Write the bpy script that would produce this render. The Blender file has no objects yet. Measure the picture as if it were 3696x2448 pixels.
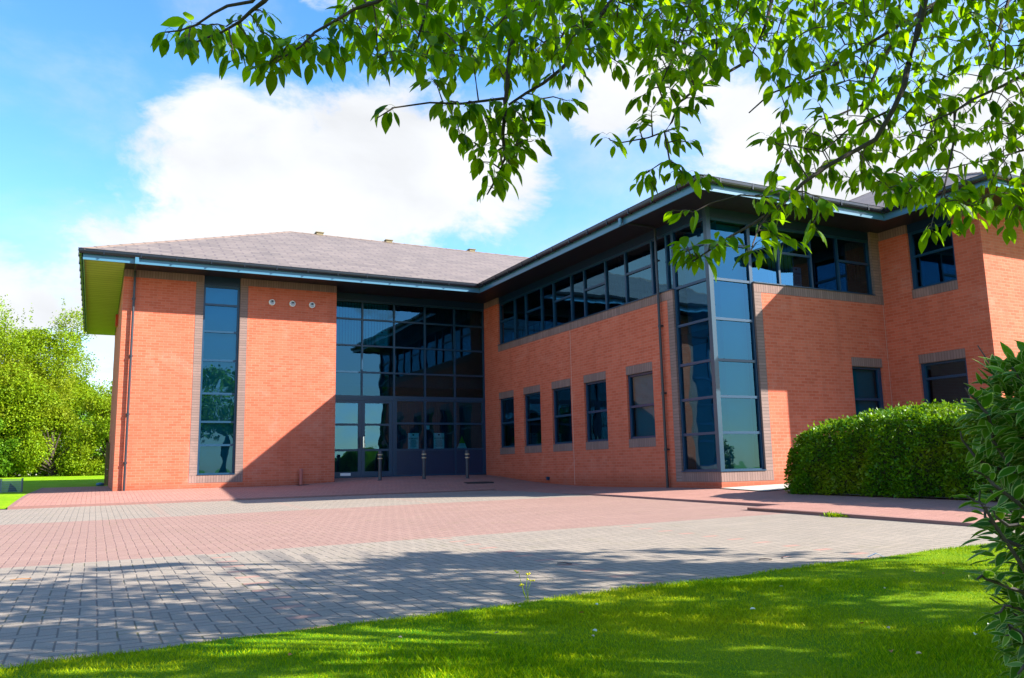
import bpy, math, random
import numpy as np
from mathutils import Vector, Matrix
random.seed(5); RNG=np.random.default_rng(5)
scene=bpy.context.scene
# ---------------------------------------------------------------- camera
CAM=Vector((-0.479,-25.2723,0.2133))
R=Vector((0.89161,-0.452315,-0.021047)); U=Vector((-0.051814,-0.148092,0.987615)); F=Vector((0.44983,0.879477,0.155477))
cd=bpy.data.cameras.new('camera'); cam=bpy.data.objects.new('camera',cd); scene.collection.objects.link(cam)
M=Matrix((R,U,-F)).transposed().to_4x4(); M.translation=CAM; cam.matrix_world=M
cd.sensor_width=36; cd.lens=28.584; cd.clip_start=.05; cd.clip_end=5000
scene.camera=cam
# ---------------------------------------------------------------- sun, sky, exposure
SUN=Vector((1.205,-0.909,1.0)).normalized()
sd=bpy.data.lights.new('sun','SUN'); sd.energy=4.8; sd.angle=math.radians(.5); sd.color=(1,.95,.87)
so=bpy.data.objects.new('sun',sd); scene.collection.objects.link(so); so.rotation_euler=SUN.to_track_quat('Z','Y').to_euler()
scene.view_settings.view_transform='Standard'; scene.view_settings.look='None'; scene.view_settings.gamma=1
scene.view_settings.exposure=1.6
wd=bpy.data.worlds.new('World'); scene.world=wd; wd.use_nodes=True
def world():
    nt=wd.node_tree; N=nt.nodes; L=nt.links; N.clear()
    def n(t,**k):
        a=N.new(t)
        for i,j in k.items(): setattr(a,i,j)
        return a
    def mt(op,a,b=None,c=None):
        x=n('ShaderNodeMath',operation=op)
        for i,q in enumerate((a,b,c)):
            if q is None: continue
            if isinstance(q,(int,float)): x.inputs[i].default_value=q
            else: L.new(q,x.inputs[i])
        return x.outputs[0]
    out=n('ShaderNodeOutputWorld'); bg=n('ShaderNodeBackground'); bg.inputs[1].default_value=.058
    sky=n('ShaderNodeTexSky',sky_type='NISHITA',sun_disc=False); sky.sun_elevation=math.radians(33.5); sky.sun_rotation=math.radians(127)
    sky.air_density=1.0; sky.dust_density=.3; sky.ozone_density=2.2
    hs=n('ShaderNodeHueSaturation'); hs.inputs['Hue'].default_value=.503; hs.inputs['Saturation'].default_value=1.28; hs.inputs['Value'].default_value=2.25; L.new(sky.outputs[0],hs.inputs['Color'])
    tc=n('ShaderNodeTexCoord'); sp=n('ShaderNodeSeparateXYZ'); L.new(tc.outputs['Generated'],sp.inputs[0])
    X,Y,Z=sp.outputs
    az=mt('MULTIPLY',mt('ARCTAN2',X,Y),57.2958); el=mt('MULTIPLY',mt('ARCSINE',Z),57.2958)
    def noise(scale,det,rough,off=0):
        m=n('ShaderNodeMapping'); m.inputs['Scale'].default_value=(1,1,1.7); m.inputs['Location'].default_value=(off,off*.7,0); L.new(tc.outputs['Generated'],m.inputs[0])
        t=n('ShaderNodeTexNoise'); t.inputs['Scale'].default_value=scale; t.inputs['Detail'].default_value=det; t.inputs['Roughness'].default_value=rough; t.inputs['Distortion'].default_value=.25
        L.new(m.outputs[0],t.inputs['Vector']); return t.outputs['Fac']
    n1=mt('SUBTRACT',noise(5,9,.62),.5); n2=mt('SUBTRACT',noise(2.2,6,.55,3.1),.5)
    # cumulus banks: azimuth, elevation, half widths (degrees), weight
    blobs=[(11,19,9.5,6.5,1),(18.5,20.5,9.5,7.5,1),(25.5,21.5,5.5,4.5,1),(8,14.5,14,4.5,.9),(6.5,23,4,2.6,.8),(37,24.5,6,3.5,.9),(44,21,5.5,4.5,1),(50,19.5,5,4.5,.95),(60,19.5,7,4,1),
           (74,17,9,6,1),(-4,10,14,4.5,.8),(95,20,14,9,.9),(-40,14,14,5,.9),(165,16,12,5,.9),(-150,12,16,4,.9),(14,33,7,3,.4)]
    cur=None
    for a,e,wa,we,w in blobs:
        da=mt('DIVIDE',mt('SUBTRACT',az,a),wa); de=mt('DIVIDE',mt('SUBTRACT',el,e),we)
        r=mt('SQRT',mt('ADD',mt('MULTIPLY',da,da),mt('MULTIPLY',de,de)))
        b=mt('MULTIPLY',mt('SUBTRACT',1.0,r),w)
        cur=b if cur is None else mt('MAXIMUM',cur,b)
    dens=mt('ADD',mt('MAXIMUM',cur,-1.2),mt('ADD',mt('MULTIPLY',n1,3.1),mt('MULTIPLY',n2,.5)))
    mr=n('ShaderNodeMapRange',interpolation_type='SMOOTHSTEP'); L.new(dens,mr.inputs[0]); mr.inputs[1].default_value=-.06; mr.inputs[2].default_value=.5
    # thin high wisps everywhere
    w=n('ShaderNodeMapRange',interpolation_type='SMOOTHSTEP'); L.new(mt('ADD',noise(3.2,8,.6,7.7),mt('MULTIPLY',n2,.6)),w.inputs[0]); w.inputs[1].default_value=.40; w.inputs[2].default_value=.85; w.inputs[4].default_value=.75
    hz=n('ShaderNodeMapRange',interpolation_type='SMOOTHSTEP'); L.new(el,hz.inputs[0]); hz.inputs[1].default_value=16; hz.inputs[2].default_value=3; hz.inputs[3].default_value=0; hz.inputs[4].default_value=.6
    fac=mt('MAXIMUM',mt('MAXIMUM',mr.outputs[0],w.outputs[0]),hz.outputs[0])
    shade=n('ShaderNodeMapRange'); L.new(noise(7,5,.5,1.3),shade.inputs[0]); shade.inputs[1].default_value=.3; shade.inputs[2].default_value=.7; shade.inputs[3].default_value=5.1; shade.inputs[4].default_value=6.3
    cc=n('ShaderNodeVectorMath',operation='SCALE'); cc.inputs[0].default_value=(.96,.985,1.03); L.new(shade.outputs[0],cc.inputs['Scale'])
    mx=n('ShaderNodeMixRGB'); L.new(fac,mx.inputs[0]); L.new(hs.outputs[0],mx.inputs[1]); L.new(cc.outputs[0],mx.inputs[2])
    L.new(mx.outputs[0],bg.inputs[0]); L.new(bg.outputs[0],out.inputs[0])
world()
# ---------------------------------------------------------------- materials
class NT:
    def __init__(s,name):
        s.m=bpy.data.materials.new(name); s.m.use_nodes=True; s.N=s.m.node_tree.nodes; s.L=s.m.node_tree.links
        s.b=s.N['Principled BSDF']; s.out=s.N['Material Output']
    def n(s,t,ins=None,**k):
        a=s.N.new(t)
        for i,j in k.items(): setattr(a,i,j)
        for i,j in (ins or {}).items(): s.set(a.inputs[i],j)
        return a
    def set(s,i,v):
        if isinstance(v,bpy.types.NodeSocket): s.L.new(v,i)
        else: i.default_value=v
    def mt(s,op,a,b=None,c=None,clamp=False):
        x=s.n('ShaderNodeMath',operation=op,use_clamp=clamp)
        for i,q in enumerate((a,b,c)):
            if q is not None: s.set(x.inputs[i],q)
        return x.outputs[0]
    def mix(s,f,a,b,bt='MIX'):
        x=s.n('ShaderNodeMixRGB',blend_type=bt); s.set(x.inputs[0],f); s.set(x.inputs[1],a if not isinstance(a,tuple) else a+(1,)*(4-len(a))); s.set(x.inputs[2],b if not isinstance(b,tuple) else b+(1,)*(4-len(b))); return x.outputs[0]
    def noise(s,scale,det=3,rough=.5,vec=None,out='Fac',dist=0):
        x=s.n('ShaderNodeTexNoise',{'Scale':scale,'Detail':det,'Roughness':rough,'Distortion':dist})
        if vec is None: vec=s.obj()
        s.L.new(vec,x.inputs['Vector']); return x.outputs[out]
    def obj(s):
        if not hasattr(s,'tc'): s.tc=s.n('ShaderNodeTexCoord')
        return s.tc.outputs['Object']
    def uv(s):
        s.obj(); return s.tc.outputs['UV']
    def ramp(s,f,a,b,lo=0.,hi=1.):
        x=s.n('ShaderNodeMapRange',{0:f,1:a,2:b,3:lo,4:hi}); return x.outputs[0]
    def bump(s,h,st=.3,dist=.01):
        x=s.n('ShaderNodeBump',{'Height':h,'Strength':st,'Distance':dist}); s.L.new(x.outputs[0],s.b.inputs['Normal'])
    def base(s,c): s.set(s.b.inputs['Base Color'],c if not isinstance(c,tuple) else c+(1,)*(4-len(c)))
    def p(s,**k):
        for i,j in k.items(): s.set(s.b.inputs[i.replace('_',' ')],j)
        return s
def plain(name,col,rough=.6,var=.12,scale=6,metal=0,spec=.5,bump=0):
    t=NT(name); f=t.noise(scale,4,.6); d=tuple(c*(1-var) for c in col); u=tuple(min(1,c*(1+var)) for c in col)
    t.base(t.mix(f,d,u)); t.p(Roughness=rough,Metallic=metal); t.b.inputs['Specular IOR Level'].default_value=spec
    if bump: t.bump(t.noise(scale*8,3),bump)
    return t.m
def brick(name,c1,c2,mort,w=.225,h=.075,off=.5,ms=.008,rough=.85,dark=None):
    t=NT(name)
    b=t.n('ShaderNodeTexBrick',{'Vector':t.uv(),'Color1':c1+(1,),'Color2':c2+(1,),'Mortar':mort+(1,),'Scale':1,'Mortar Size':ms,'Mortar Smooth':.15,'Bias':-.1,'Brick Width':w,'Row Height':h},offset=off,offset_frequency=2,squash=1)
    big=t.noise(.45,4,.6); sm=t.noise(38,3,.6)
    c=t.mix(t.ramp(big,.3,.75,0,.5),b.outputs['Color'],tuple(x*.72 for x in c1),'MIX')
    c=t.mix(t.ramp(sm,.35,.7,0,.35),c,tuple(min(1,x*1.3) for x in c2))
    vs=t.n('ShaderNodeMapping',{0:t.obj(),'Scale':(2.6,2.6,.22)}); c=t.mix(t.ramp(t.noise(1.5,5,.65,vec=vs.outputs[0]),.5,.75,0,.38),c,tuple(x*.6 for x in c1)); c=t.mix(t.ramp(t.noise(.8,6,.7,dist=.8),.56,.72,0,.22),c,(.62,.36,.28))
    if dark:   # splash-back dirt on the lowest courses (height in world metres)
        g=t.n('ShaderNodeNewGeometry'); sp=t.n('ShaderNodeSeparateXYZ'); t.L.new(g.outputs['Position'],sp.inputs[0])
        f=t.ramp(t.mt('ADD',sp.outputs[2],t.mt('MULTIPLY',big,.35)),.22,-.08,0,.5); c=t.mix(f,c,dark)
    t.base(c); t.p(Roughness=rough); t.b.inputs['Specular IOR Level'].default_value=.25
    hgt=t.mt('ADD',t.mt('MULTIPLY',b.outputs['Fac'],-1.0),t.mt('MULTIPLY',sm,.25)); t.bump(hgt,.5,.006)
    return t.m
M_BRICK=brick('red_brick',(.60,.148,.080),(.47,.088,.040),(.53,.22,.145),dark=(.20,.045,.02))
M_SOLD=brick('brown_soldier_brick',(.27,.175,.15),(.18,.115,.10),(.13,.085,.07),w=.075,h=.225,off=0,ms=.010)
M_QUOIN=brick('brown_quoin_brick',(.27,.18,.155),(.19,.13,.11),(.13,.09,.075),w=.225,h=.075,off=0,ms=.009)
def slate():
    t=NT('slate_tiles')
    b=t.n('ShaderNodeTexBrick',{'Vector':t.uv(),'Color1':(.205,.165,.135,1),'Color2':(.135,.108,.09,1),'Mortar':(.085,.065,.065,1),'Scale':1,'Mortar Size':.032,'Mortar Smooth':.3,'Bias':0,'Brick Width':.6,'Row Height':.25},offset=.5)
    n=t.noise(1.3,5,.65); m=t.noise(25,3)
    c=t.mix(t.ramp(n,.35,.75,0,.4),b.outputs['Color'],(.26,.20,.165)); c=t.mix(t.ramp(m,.4,.7,0,.3),c,(.14,.10,.10))
    t.base(c); t.p(Roughness=.7)
    # each course tilts: height ramps along v inside a row
    sp=t.n('ShaderNodeSeparateXYZ'); t.L.new(t.uv(),sp.inputs[0]); fr=t.mt('FRACT',t.mt('DIVIDE',sp.outputs[1],.25))
    t.bump(t.mt('ADD',t.mt('MULTIPLY',fr,-1.),t.mt('MULTIPLY',n,.8)),.8,.02); return t.m
M_SLATE=slate()
def pavers(name,c1,c2,joint,accent=None):
    t=NT(name); sp=t.n('ShaderNodeSeparateXYZ'); 
    wob=t.noise(1.1,2,.5,out='Color'); v=t.n('ShaderNodeVectorMath',{0:wob,1:(.03,.03,0)},operation='MULTIPLY').outputs[0]
    v=t.n('ShaderNodeVectorMath',{0:t.obj(),1:v},operation='ADD').outputs[0]; t.L.new(v,sp.inputs[0])
    x=t.mt('MULTIPLY',sp.outputs[0],10.0); y=t.mt('MULTIPLY',sp.outputs[1],10.0)
    i=t.mt('FLOOR',x); j=t.mt('FLOOR',y); fx=t.mt('SUBTRACT',x,i); fy=t.mt('SUBTRACT',y,j)
    k=t.mt('FLOORED_MODULO',t.mt('ADD',i,j),4.0)
    def eq(n_): return t.mt('COMPARE',k,float(n_),.1)
    k0,k1,k2,k3=[eq(q) for q in range(4)]
    BIG=5.0
    dl=t.mt('ADD',fx,t.mt('MULTIPLY',k1,BIG)); dr=t.mt('ADD',t.mt('SUBTRACT',1.,fx),t.mt('MULTIPLY',k0,BIG))
    db=t.mt('ADD',fy,t.mt('MULTIPLY',k3,BIG)); dt=t.mt('ADD',t.mt('SUBTRACT',1.,fy),t.mt('MULTIPLY',k2,BIG))
    d=t.mt('MINIMUM',t.mt('MINIMUM',dl,dr),t.mt('MINIMUM',db,dt))
    jt=t.ramp(d,.03,.07,1,0)
    bi=t.mt('SUBTRACT',i,k1); bj=t.mt('SUBTRACT',j,k3)
    cb=t.n('ShaderNodeCombineXYZ',{0:bi,1:bj,2:t.mt('ADD',k0,k1)}); wn=t.n('ShaderNodeTexWhiteNoise',noise_dimensions='3D'); t.L.new(cb.outputs[0],wn.inputs['Vector'])
    c=t.mix(wn.outputs['Value'],c1,c2)
    c=t.mix(t.ramp(t.noise(.5,5,.6),.35,.75,0,.45),c,tuple(q*.72 for q in c1))
    st=t.n('ShaderNodeMapping',{0:t.obj(),'Scale':(.25,1.6,1)}); c=t.mix(t.ramp(t.noise(1.6,6,.7,vec=st.outputs[0]),.5,.72,0,.35),c,tuple(min(1,q*1.3) for q in c1)); c=t.mix(t.ramp(t.noise(2.6,5,.75,dist=.6),.62,.72,0,.4),c,tuple(q*.5 for q in c1))
    c=t.mix(t.ramp(t.noise(90,2,.7),.5,.62,0,.3),c,tuple(min(1,q*1.5) for q in c1))
    c=t.mix(t.ramp(t.noise(70,2,.7,dist=.3),.55,.7,0,.35),c,tuple(q*.55 for q in c1))
    if accent:   # rows of red blocks marking parking bays: every 2.4 m
        u=t.mt('FLOORED_MODULO',t.mt('ADD',bi,t.mt('MULTIPLY',0.0,bj)),25.0)
        on=t.mt('MULTIPLY',t.mt('COMPARE',u,6.0,.6),t.mt('ADD',k0,k1)); on=t.mt('MULTIPLY',on,t.mt('COMPARE',t.mt('FLOORED_MODULO',bj,4.),0.,2.1))
        c=t.mix(t.mt('MULTIPLY',on,.75),c,accent)
    moss=t.mix(t.ramp(t.noise(2.2,3),.55,.7),joint,(.09,.085,.02))
    c=t.mix(t.mt('MULTIPLY',jt,.9),c,moss); t.base(c); t.p(Roughness=.85); t.b.inputs['Specular IOR Level'].default_value=.3
    t.bump(t.mt('ADD',t.mt('MULTIPLY',jt,-1.),t.mt('MULTIPLY',t.noise(60,2),.3)),.6,.006); return t.m
M_PGREY=pavers('grey_block_paving',(.29,.238,.185),(.245,.205,.16),(.11,.095,.08),accent=(.38,.20,.15))
M_PRED=pavers('red_block_paving',(.30,.185,.145),(.265,.16,.125),(.17,.095,.08))
M_WALK=pavers('footway_block_paving',(.38,.19,.145),(.33,.16,.12),(.17,.09,.075))
M_KERB=plain('kerb_stone',(.24,.12,.10),.8,.25,5)
M_CONC=plain('concrete',(.42,.40,.34),.85,.15,4,bump=.2)
M_FRAME=plain('blue_grey_frame_paint',(.004,.040,.088),.35,.1,3)
M_FASCIA=plain('blue_grey_fascia_paint',(.055,.165,.25),.3,.08,2.5)
M_GUTTER=plain('black_gutter_plastic',(.008,.010,.016),.25,.2,4)
M_PIPE=plain('black_downpipe',(.022,.024,.032),.35,.2,4)
M_PANEL=plain('dark_blue_panel',(.003,.022,.062),.35,.1,3)
M_ROOM=plain('dark_interior',(.05,.09,.12),.9)
M_BLIND=plain('fabric_blind',(.55,.57,.56),.8,.1,2)
M_BLINDD=plain('dark_fabric_blind',(.07,.06,.10),.8,.15,2)
M_WHITE=plain('white_plastic',(.78,.78,.76),.4,.05,5)
M_PAPER=plain('white_paper',(.75,.78,.74),.7,.04,5)
M_INK=plain('black_ink',(.02,.02,.02),.7,.1,5)
M_LIME=plain('lime_card',(.30,.45,.01),.6,.1,5)
M_CHROME=plain('chrome',(.6,.62,.65),.18,.1,5,metal=1)
M_RIDGE=plain('mossy_ridge_tile',(.19,.13,.10),.8,.35,4,bump=.2)
M_VENT=plain('ridge_vent_tile',(.22,.17,.09),.8,.35,14,bump=.2)
M_BAND=plain('brass_band',(.55,.42,.25),.35,.1,5)
M_BOLL=plain('black_bollard_paint',(.025,.035,.05),.4,.2,5)
M_POST=plain('red_pipe_paint',(.42,.11,.085),.55,.2,8)
M_IRON=plain('cast_iron',(.03,.022,.025),.6,.3,30,bump=.4)
M_WOOD=plain('weathered_wood',(.16,.13,.035),.8,.3,3,bump=.3)
M_ALARM=plain('red_alarm',(.55,.05,.02),.4)
def boards(name,c,d,w,h):
    t=NT(name); b=t.n('ShaderNodeTexBrick',{'Vector':t.uv(),'Color1':c+(1,),'Color2':tuple(x*.9 for x in c)+(1,),'Mortar':d+(1,),'Scale':1,'Mortar Size':.02,'Brick Width':w,'Row Height':h},offset=0)
    t.base(b.outputs['Color']); t.p(Roughness=.5); t.bump(b.outputs['Fac'],-.4,.01); return t.m
M_SOFF=boards('shade_dark_soffit_boards',(.012,.011,.018),(.003,.003,.005),.45,30)  # shade under the front eaves is put into this near-black board colour
M_SOFL=boards('grass_bounce_soffit_boards',(.40,.44,.12),(.13,.15,.03),30,.30)  # pale boards tinted green: light bounced off the grass is painted in
def glass(name,tint,refl,ior=1.5,wob=.02):
    t=NT(name); N=t.N; N.remove(t.b)
    tr=t.n('ShaderNodeBsdfTransparent',{'Color':tint+(1,)}); gl=t.n('ShaderNodeBsdfGlossy',{'Color':(.25,.64,.95,1),'Roughness':.012})
    bp=t.n('ShaderNodeBump',{'Height':t.noise(1.1,1.5,.4),'Strength':wob,'Distance':.3}); t.L.new(bp.outputs[0],gl.inputs['Normal'])
    fr=t.n('ShaderNodeFresnel',{'IOR':ior}); f=t.mt('ADD',t.mt('MULTIPLY',fr.outputs[0],1.0),refl,clamp=True)
    mx=t.n('ShaderNodeMixShader',{0:f,1:tr.outputs[0],2:gl.outputs[0]}); t.L.new(mx.outputs[0],t.out.inputs[0]); return t.m
M_GLASS=glass('tinted_glass',(.002,.34,.44),.07)
M_GLASSD=glass('dark_tinted_glass',(.02,.20,.34),.15)
M_CLEAR=glass('door_glass',(.26,.62,.72),.14,1.5,.06)
def leafmat(name,c1,c2,trans=(.25,.5,.02),tw=.45,rough=.4,edge=None,yellow=None,scale=3.0,spec=.22):
    t=NT(name); g=t.n('ShaderNodeNewGeometry'); rnd=g.outputs['Random Per Island']
    c=t.mix(rnd,c1,c2)
    c=t.mix(t.ramp(t.noise(scale,3),.35,.7,0,.5),c,tuple(x*.7 for x in c1))
    if yellow: c=t.mix(t.ramp(t.noise(scale*.35,4,.6),.5,.7,0,.7),c,yellow)
    tc=t.mix(rnd,tuple(x*.33 for x in trans),trans)
    if edge:
        sp=t.n('ShaderNodeSeparateXYZ'); t.L.new(t.uv(),sp.inputs[0]); e=t.ramp(t.mt('ADD',sp.outputs[0],t.mt('MULTIPLY',t.noise(40,2),.25)),.86,.94); c=t.mix(e,c,edge); tc=t.mix(e,tc,edge)
    t.base(c); t.p(Roughness=rough); t.b.inputs['Specular IOR Level'].default_value=spec
    tl=t.n('ShaderNodeBsdfTranslucent'); t.L.new(tc,tl.inputs[0]); mx=t.n('ShaderNodeMixShader',{0:tw,1:t.b.outputs[0],2:tl.outputs[0]}); t.L.new(mx.outputs[0],t.out.inputs[0]); return t.m
M_CHERRY=leafmat('cherry_leaf',(.02,.11,.0005),(.14,.29,.001),(.42,.76,.002),.52,.45,spec=.10,scale=8)
M_HEDGE=leafmat('privet_leaf',(.02,.12,.001),(.14,.31,.004),(.34,.6,.005),.3,.4,spec=.25,yellow=(.28,.30,.005))
M_TREEL=leafmat('hazel_leaf',(.15,.28,.003),(.30,.41,.006),(.48,.56,.01),.35,.6,yellow=(.26,.24,.015),scale=1.2)
M_SHRUBL=leafmat('bramble_leaf',(.08,.22,.008),(.17,.32,.010),(.32,.52,.02),.3,.5,scale=1.5)
M_WEIG=leafmat('variegated_leaf',(.03,.14,.006),(.12,.28,.012),(.26,.52,.01),.35,.4,edge=(.42,.50,.13))
M_GRASSB=leafmat('grass_blade',(.035,.25,.0005),(.54,.60,.001),(.50,.66,.001),.25,.5,yellow=(.50,.50,.01),scale=1.6,spec=.06)
M_BARK=plain('cherry_bark',(.045,.028,.022),.8,.35,14,bump=.4)
M_TWIG=plain('brown_twig',(.07,.045,.035),.7,.3,20)
M_DRY=plain('dry_leaf',(.45,.34,.22),.7,.3,8)
M_FLOW=plain('yellow_flower',(.65,.55,.01),.6)
def lawnmat(name,a,b,c):
    t=NT(name); x=t.mix(t.ramp(t.noise(1.6,5,.6),.3,.7),a,b); x=t.mix(t.ramp(t.noise(70,3,.6),.35,.7,0,.6),x,c); x=t.mix(t.ramp(t.noise(.35,3),.55,.75,0,.5),x,tuple(q*1.2 for q in b))
    t.base(x); t.p(Roughness=.9); t.b.inputs['Specular IOR Level'].default_value=.1; t.bump(t.noise(120,3),.6,.03); return t.m
M_LAWN=lawnmat('lawn',(.05,.20,.001),(.26,.33,.002),(.015,.11,.001))
M_LAWN2=lawnmat('lawn_far',(.16,.34,.003),(.30,.44,.005),(.10,.24,.003))
M_SOIL=plain('soil',(.10,.06,.035),.95,.4,12,bump=.5)
LIMBS=[([[9,-2206,227],[1,-2198,217],[-8,-2192,216],[-13,-2187,214],[-19,-2182,210],[-25,-2176,209],[-32,-2171,209]],0.01,0.003),([[13,-2208,227],[6,-2199,218],[2,-2193,216],[-2,-2187,213],[-8,-2179,211],[-17,-2170,209],[-25,-2163,209]],0.013,0.003),([[74,-2198,250],[58,-2190,236],[48,-2188,231],[39,-2185,224],[31,-2183,218],[25,-2182,210],[19,-2181,205],[8,-2177,196]],0.012,0.003),([[153,-2177,289],[149,-2172,268],[144,-2169,254],[140,-2167,246],[139,-2165,235],[138,-2163,217],[137,-2160,196],[138,-2160,183],[133,-2156,170],[130,-2154,164]],0.026,0.004),([[211,-2185,298],[198,-2180,279],[187,-2175,264],[177,-2172,248],[170,-2170,237],[159,-2167,227],[149,-2165,220],[140,-2162,213]],0.018,0.007),([[137,-2162,216],[113,-2158,210],[96,-2159,207],[77,-2158,201],[67,-2162,192]],0.008,0.003),([[395,-2237,318],[385,-2238,295],[375,-2238,271],[363,-2238,247],[355,-2240,232],[343,-2241,216],[328,-2239,196],[298,-2231,179],[280,-2229,167],[265,-2229,154],[245,-2226,141],[230,-2226,133],[219,-2230,127],[203,-2229,117]],0.026,0.004),([[257,-2229,150],[247,-2229,139],[240,-2231,129],[235,-2235,124]],0.006,0.003),([[270,-2225,157],[255,-2226,157],[239,-2226,156],[221,-2224,150],[208,-2225,143]],0.006,0.003),([[432,-2235,327],[421,-2230,309],[404,-2222,297],[385,-2212,277],[376,-2209,264],[370,-2206,250],[364,-2204,238],[347,-2198,230]],0.02,0.006),([[466,-2264,261],[441,-2258,249],[422,-2256,239],[399,-2251,228],[383,-2250,218],[359,-2245,207]],0.014,0.005),([[385,-2249,218],[376,-2252,197],[364,-2254,175],[353,-2256,158]],0.009,0.004),([[393,-2233,294],[340,-2204,258],[320,-2198,247],[300,-2192,238],[286,-2188,225]],0.012,0.004),([[297,-2208,306],[287,-2205,272],[275,-2202,249],[258,-2199,238],[241,-2196,228],[228,-2195,217],[221,-2197,204],[214,-2199,196],[213,-2203,179],[218,-2211,167]],0.012,0.004),([[218,-2194,199],[206,-2195,193],[189,-2193,188],[181,-2196,187]],0.005,0.003),([[369,-2220,229],[341,-2211,215],[323,-2207,200],[295,-2200,203]],0.008,0.003),([[469,-2257,211],[443,-2250,204],[421,-2245,197],[401,-2241,192]],0.008,0.003),([[264,-2171,318],[259,-2171,289],[249,-2169,265],[239,-2168,244]],0.012,0.004),([[108,-2133,298],[106,-2128,276],[102,-2123,259],[98,-2119,247]],0.012,0.004),([[501,-2229,349],[488,-2224,317],[475,-2221,290],[467,-2221,270]],0.014,0.004)]
LIMBS2=[[[630,-2560,220],[672,-2570,303],[713,-2579,376],[755,-2589,430],[796,-2598,465],[838,-2608,490]],[[630,-2560,220],[552,-2513,286],[473,-2466,340],[395,-2419,377],[317,-2373,395],[238,-2326,402]],[[630,-2560,220],[670,-2481,311],[710,-2403,390],[750,-2324,451],[790,-2245,494],[830,-2166,526]],[[630,-2560,220],[583,-2576,294],[536,-2593,357],[489,-2609,401],[442,-2626,428],[395,-2642,443]],[[630,-2560,220],[668,-2480,311],[705,-2399,390],[743,-2319,452],[780,-2238,495],[818,-2158,527]],[[630,-2560,220],[550,-2528,287],[470,-2496,342],[390,-2464,379],[310,-2433,399],[230,-2401,407]],[[630,-2560,220],[641,-2468,299],[652,-2376,366],[664,-2285,415],[675,-2193,446],[686,-2101,466]],[[630,-2560,220],[677,-2487,303],[724,-2414,375],[770,-2341,429],[817,-2268,465],[864,-2195,489]],[[630,-2560,220],[647,-2470,287],[663,-2379,344],[680,-2289,382],[696,-2198,402],[713,-2108,410]]]
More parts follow.
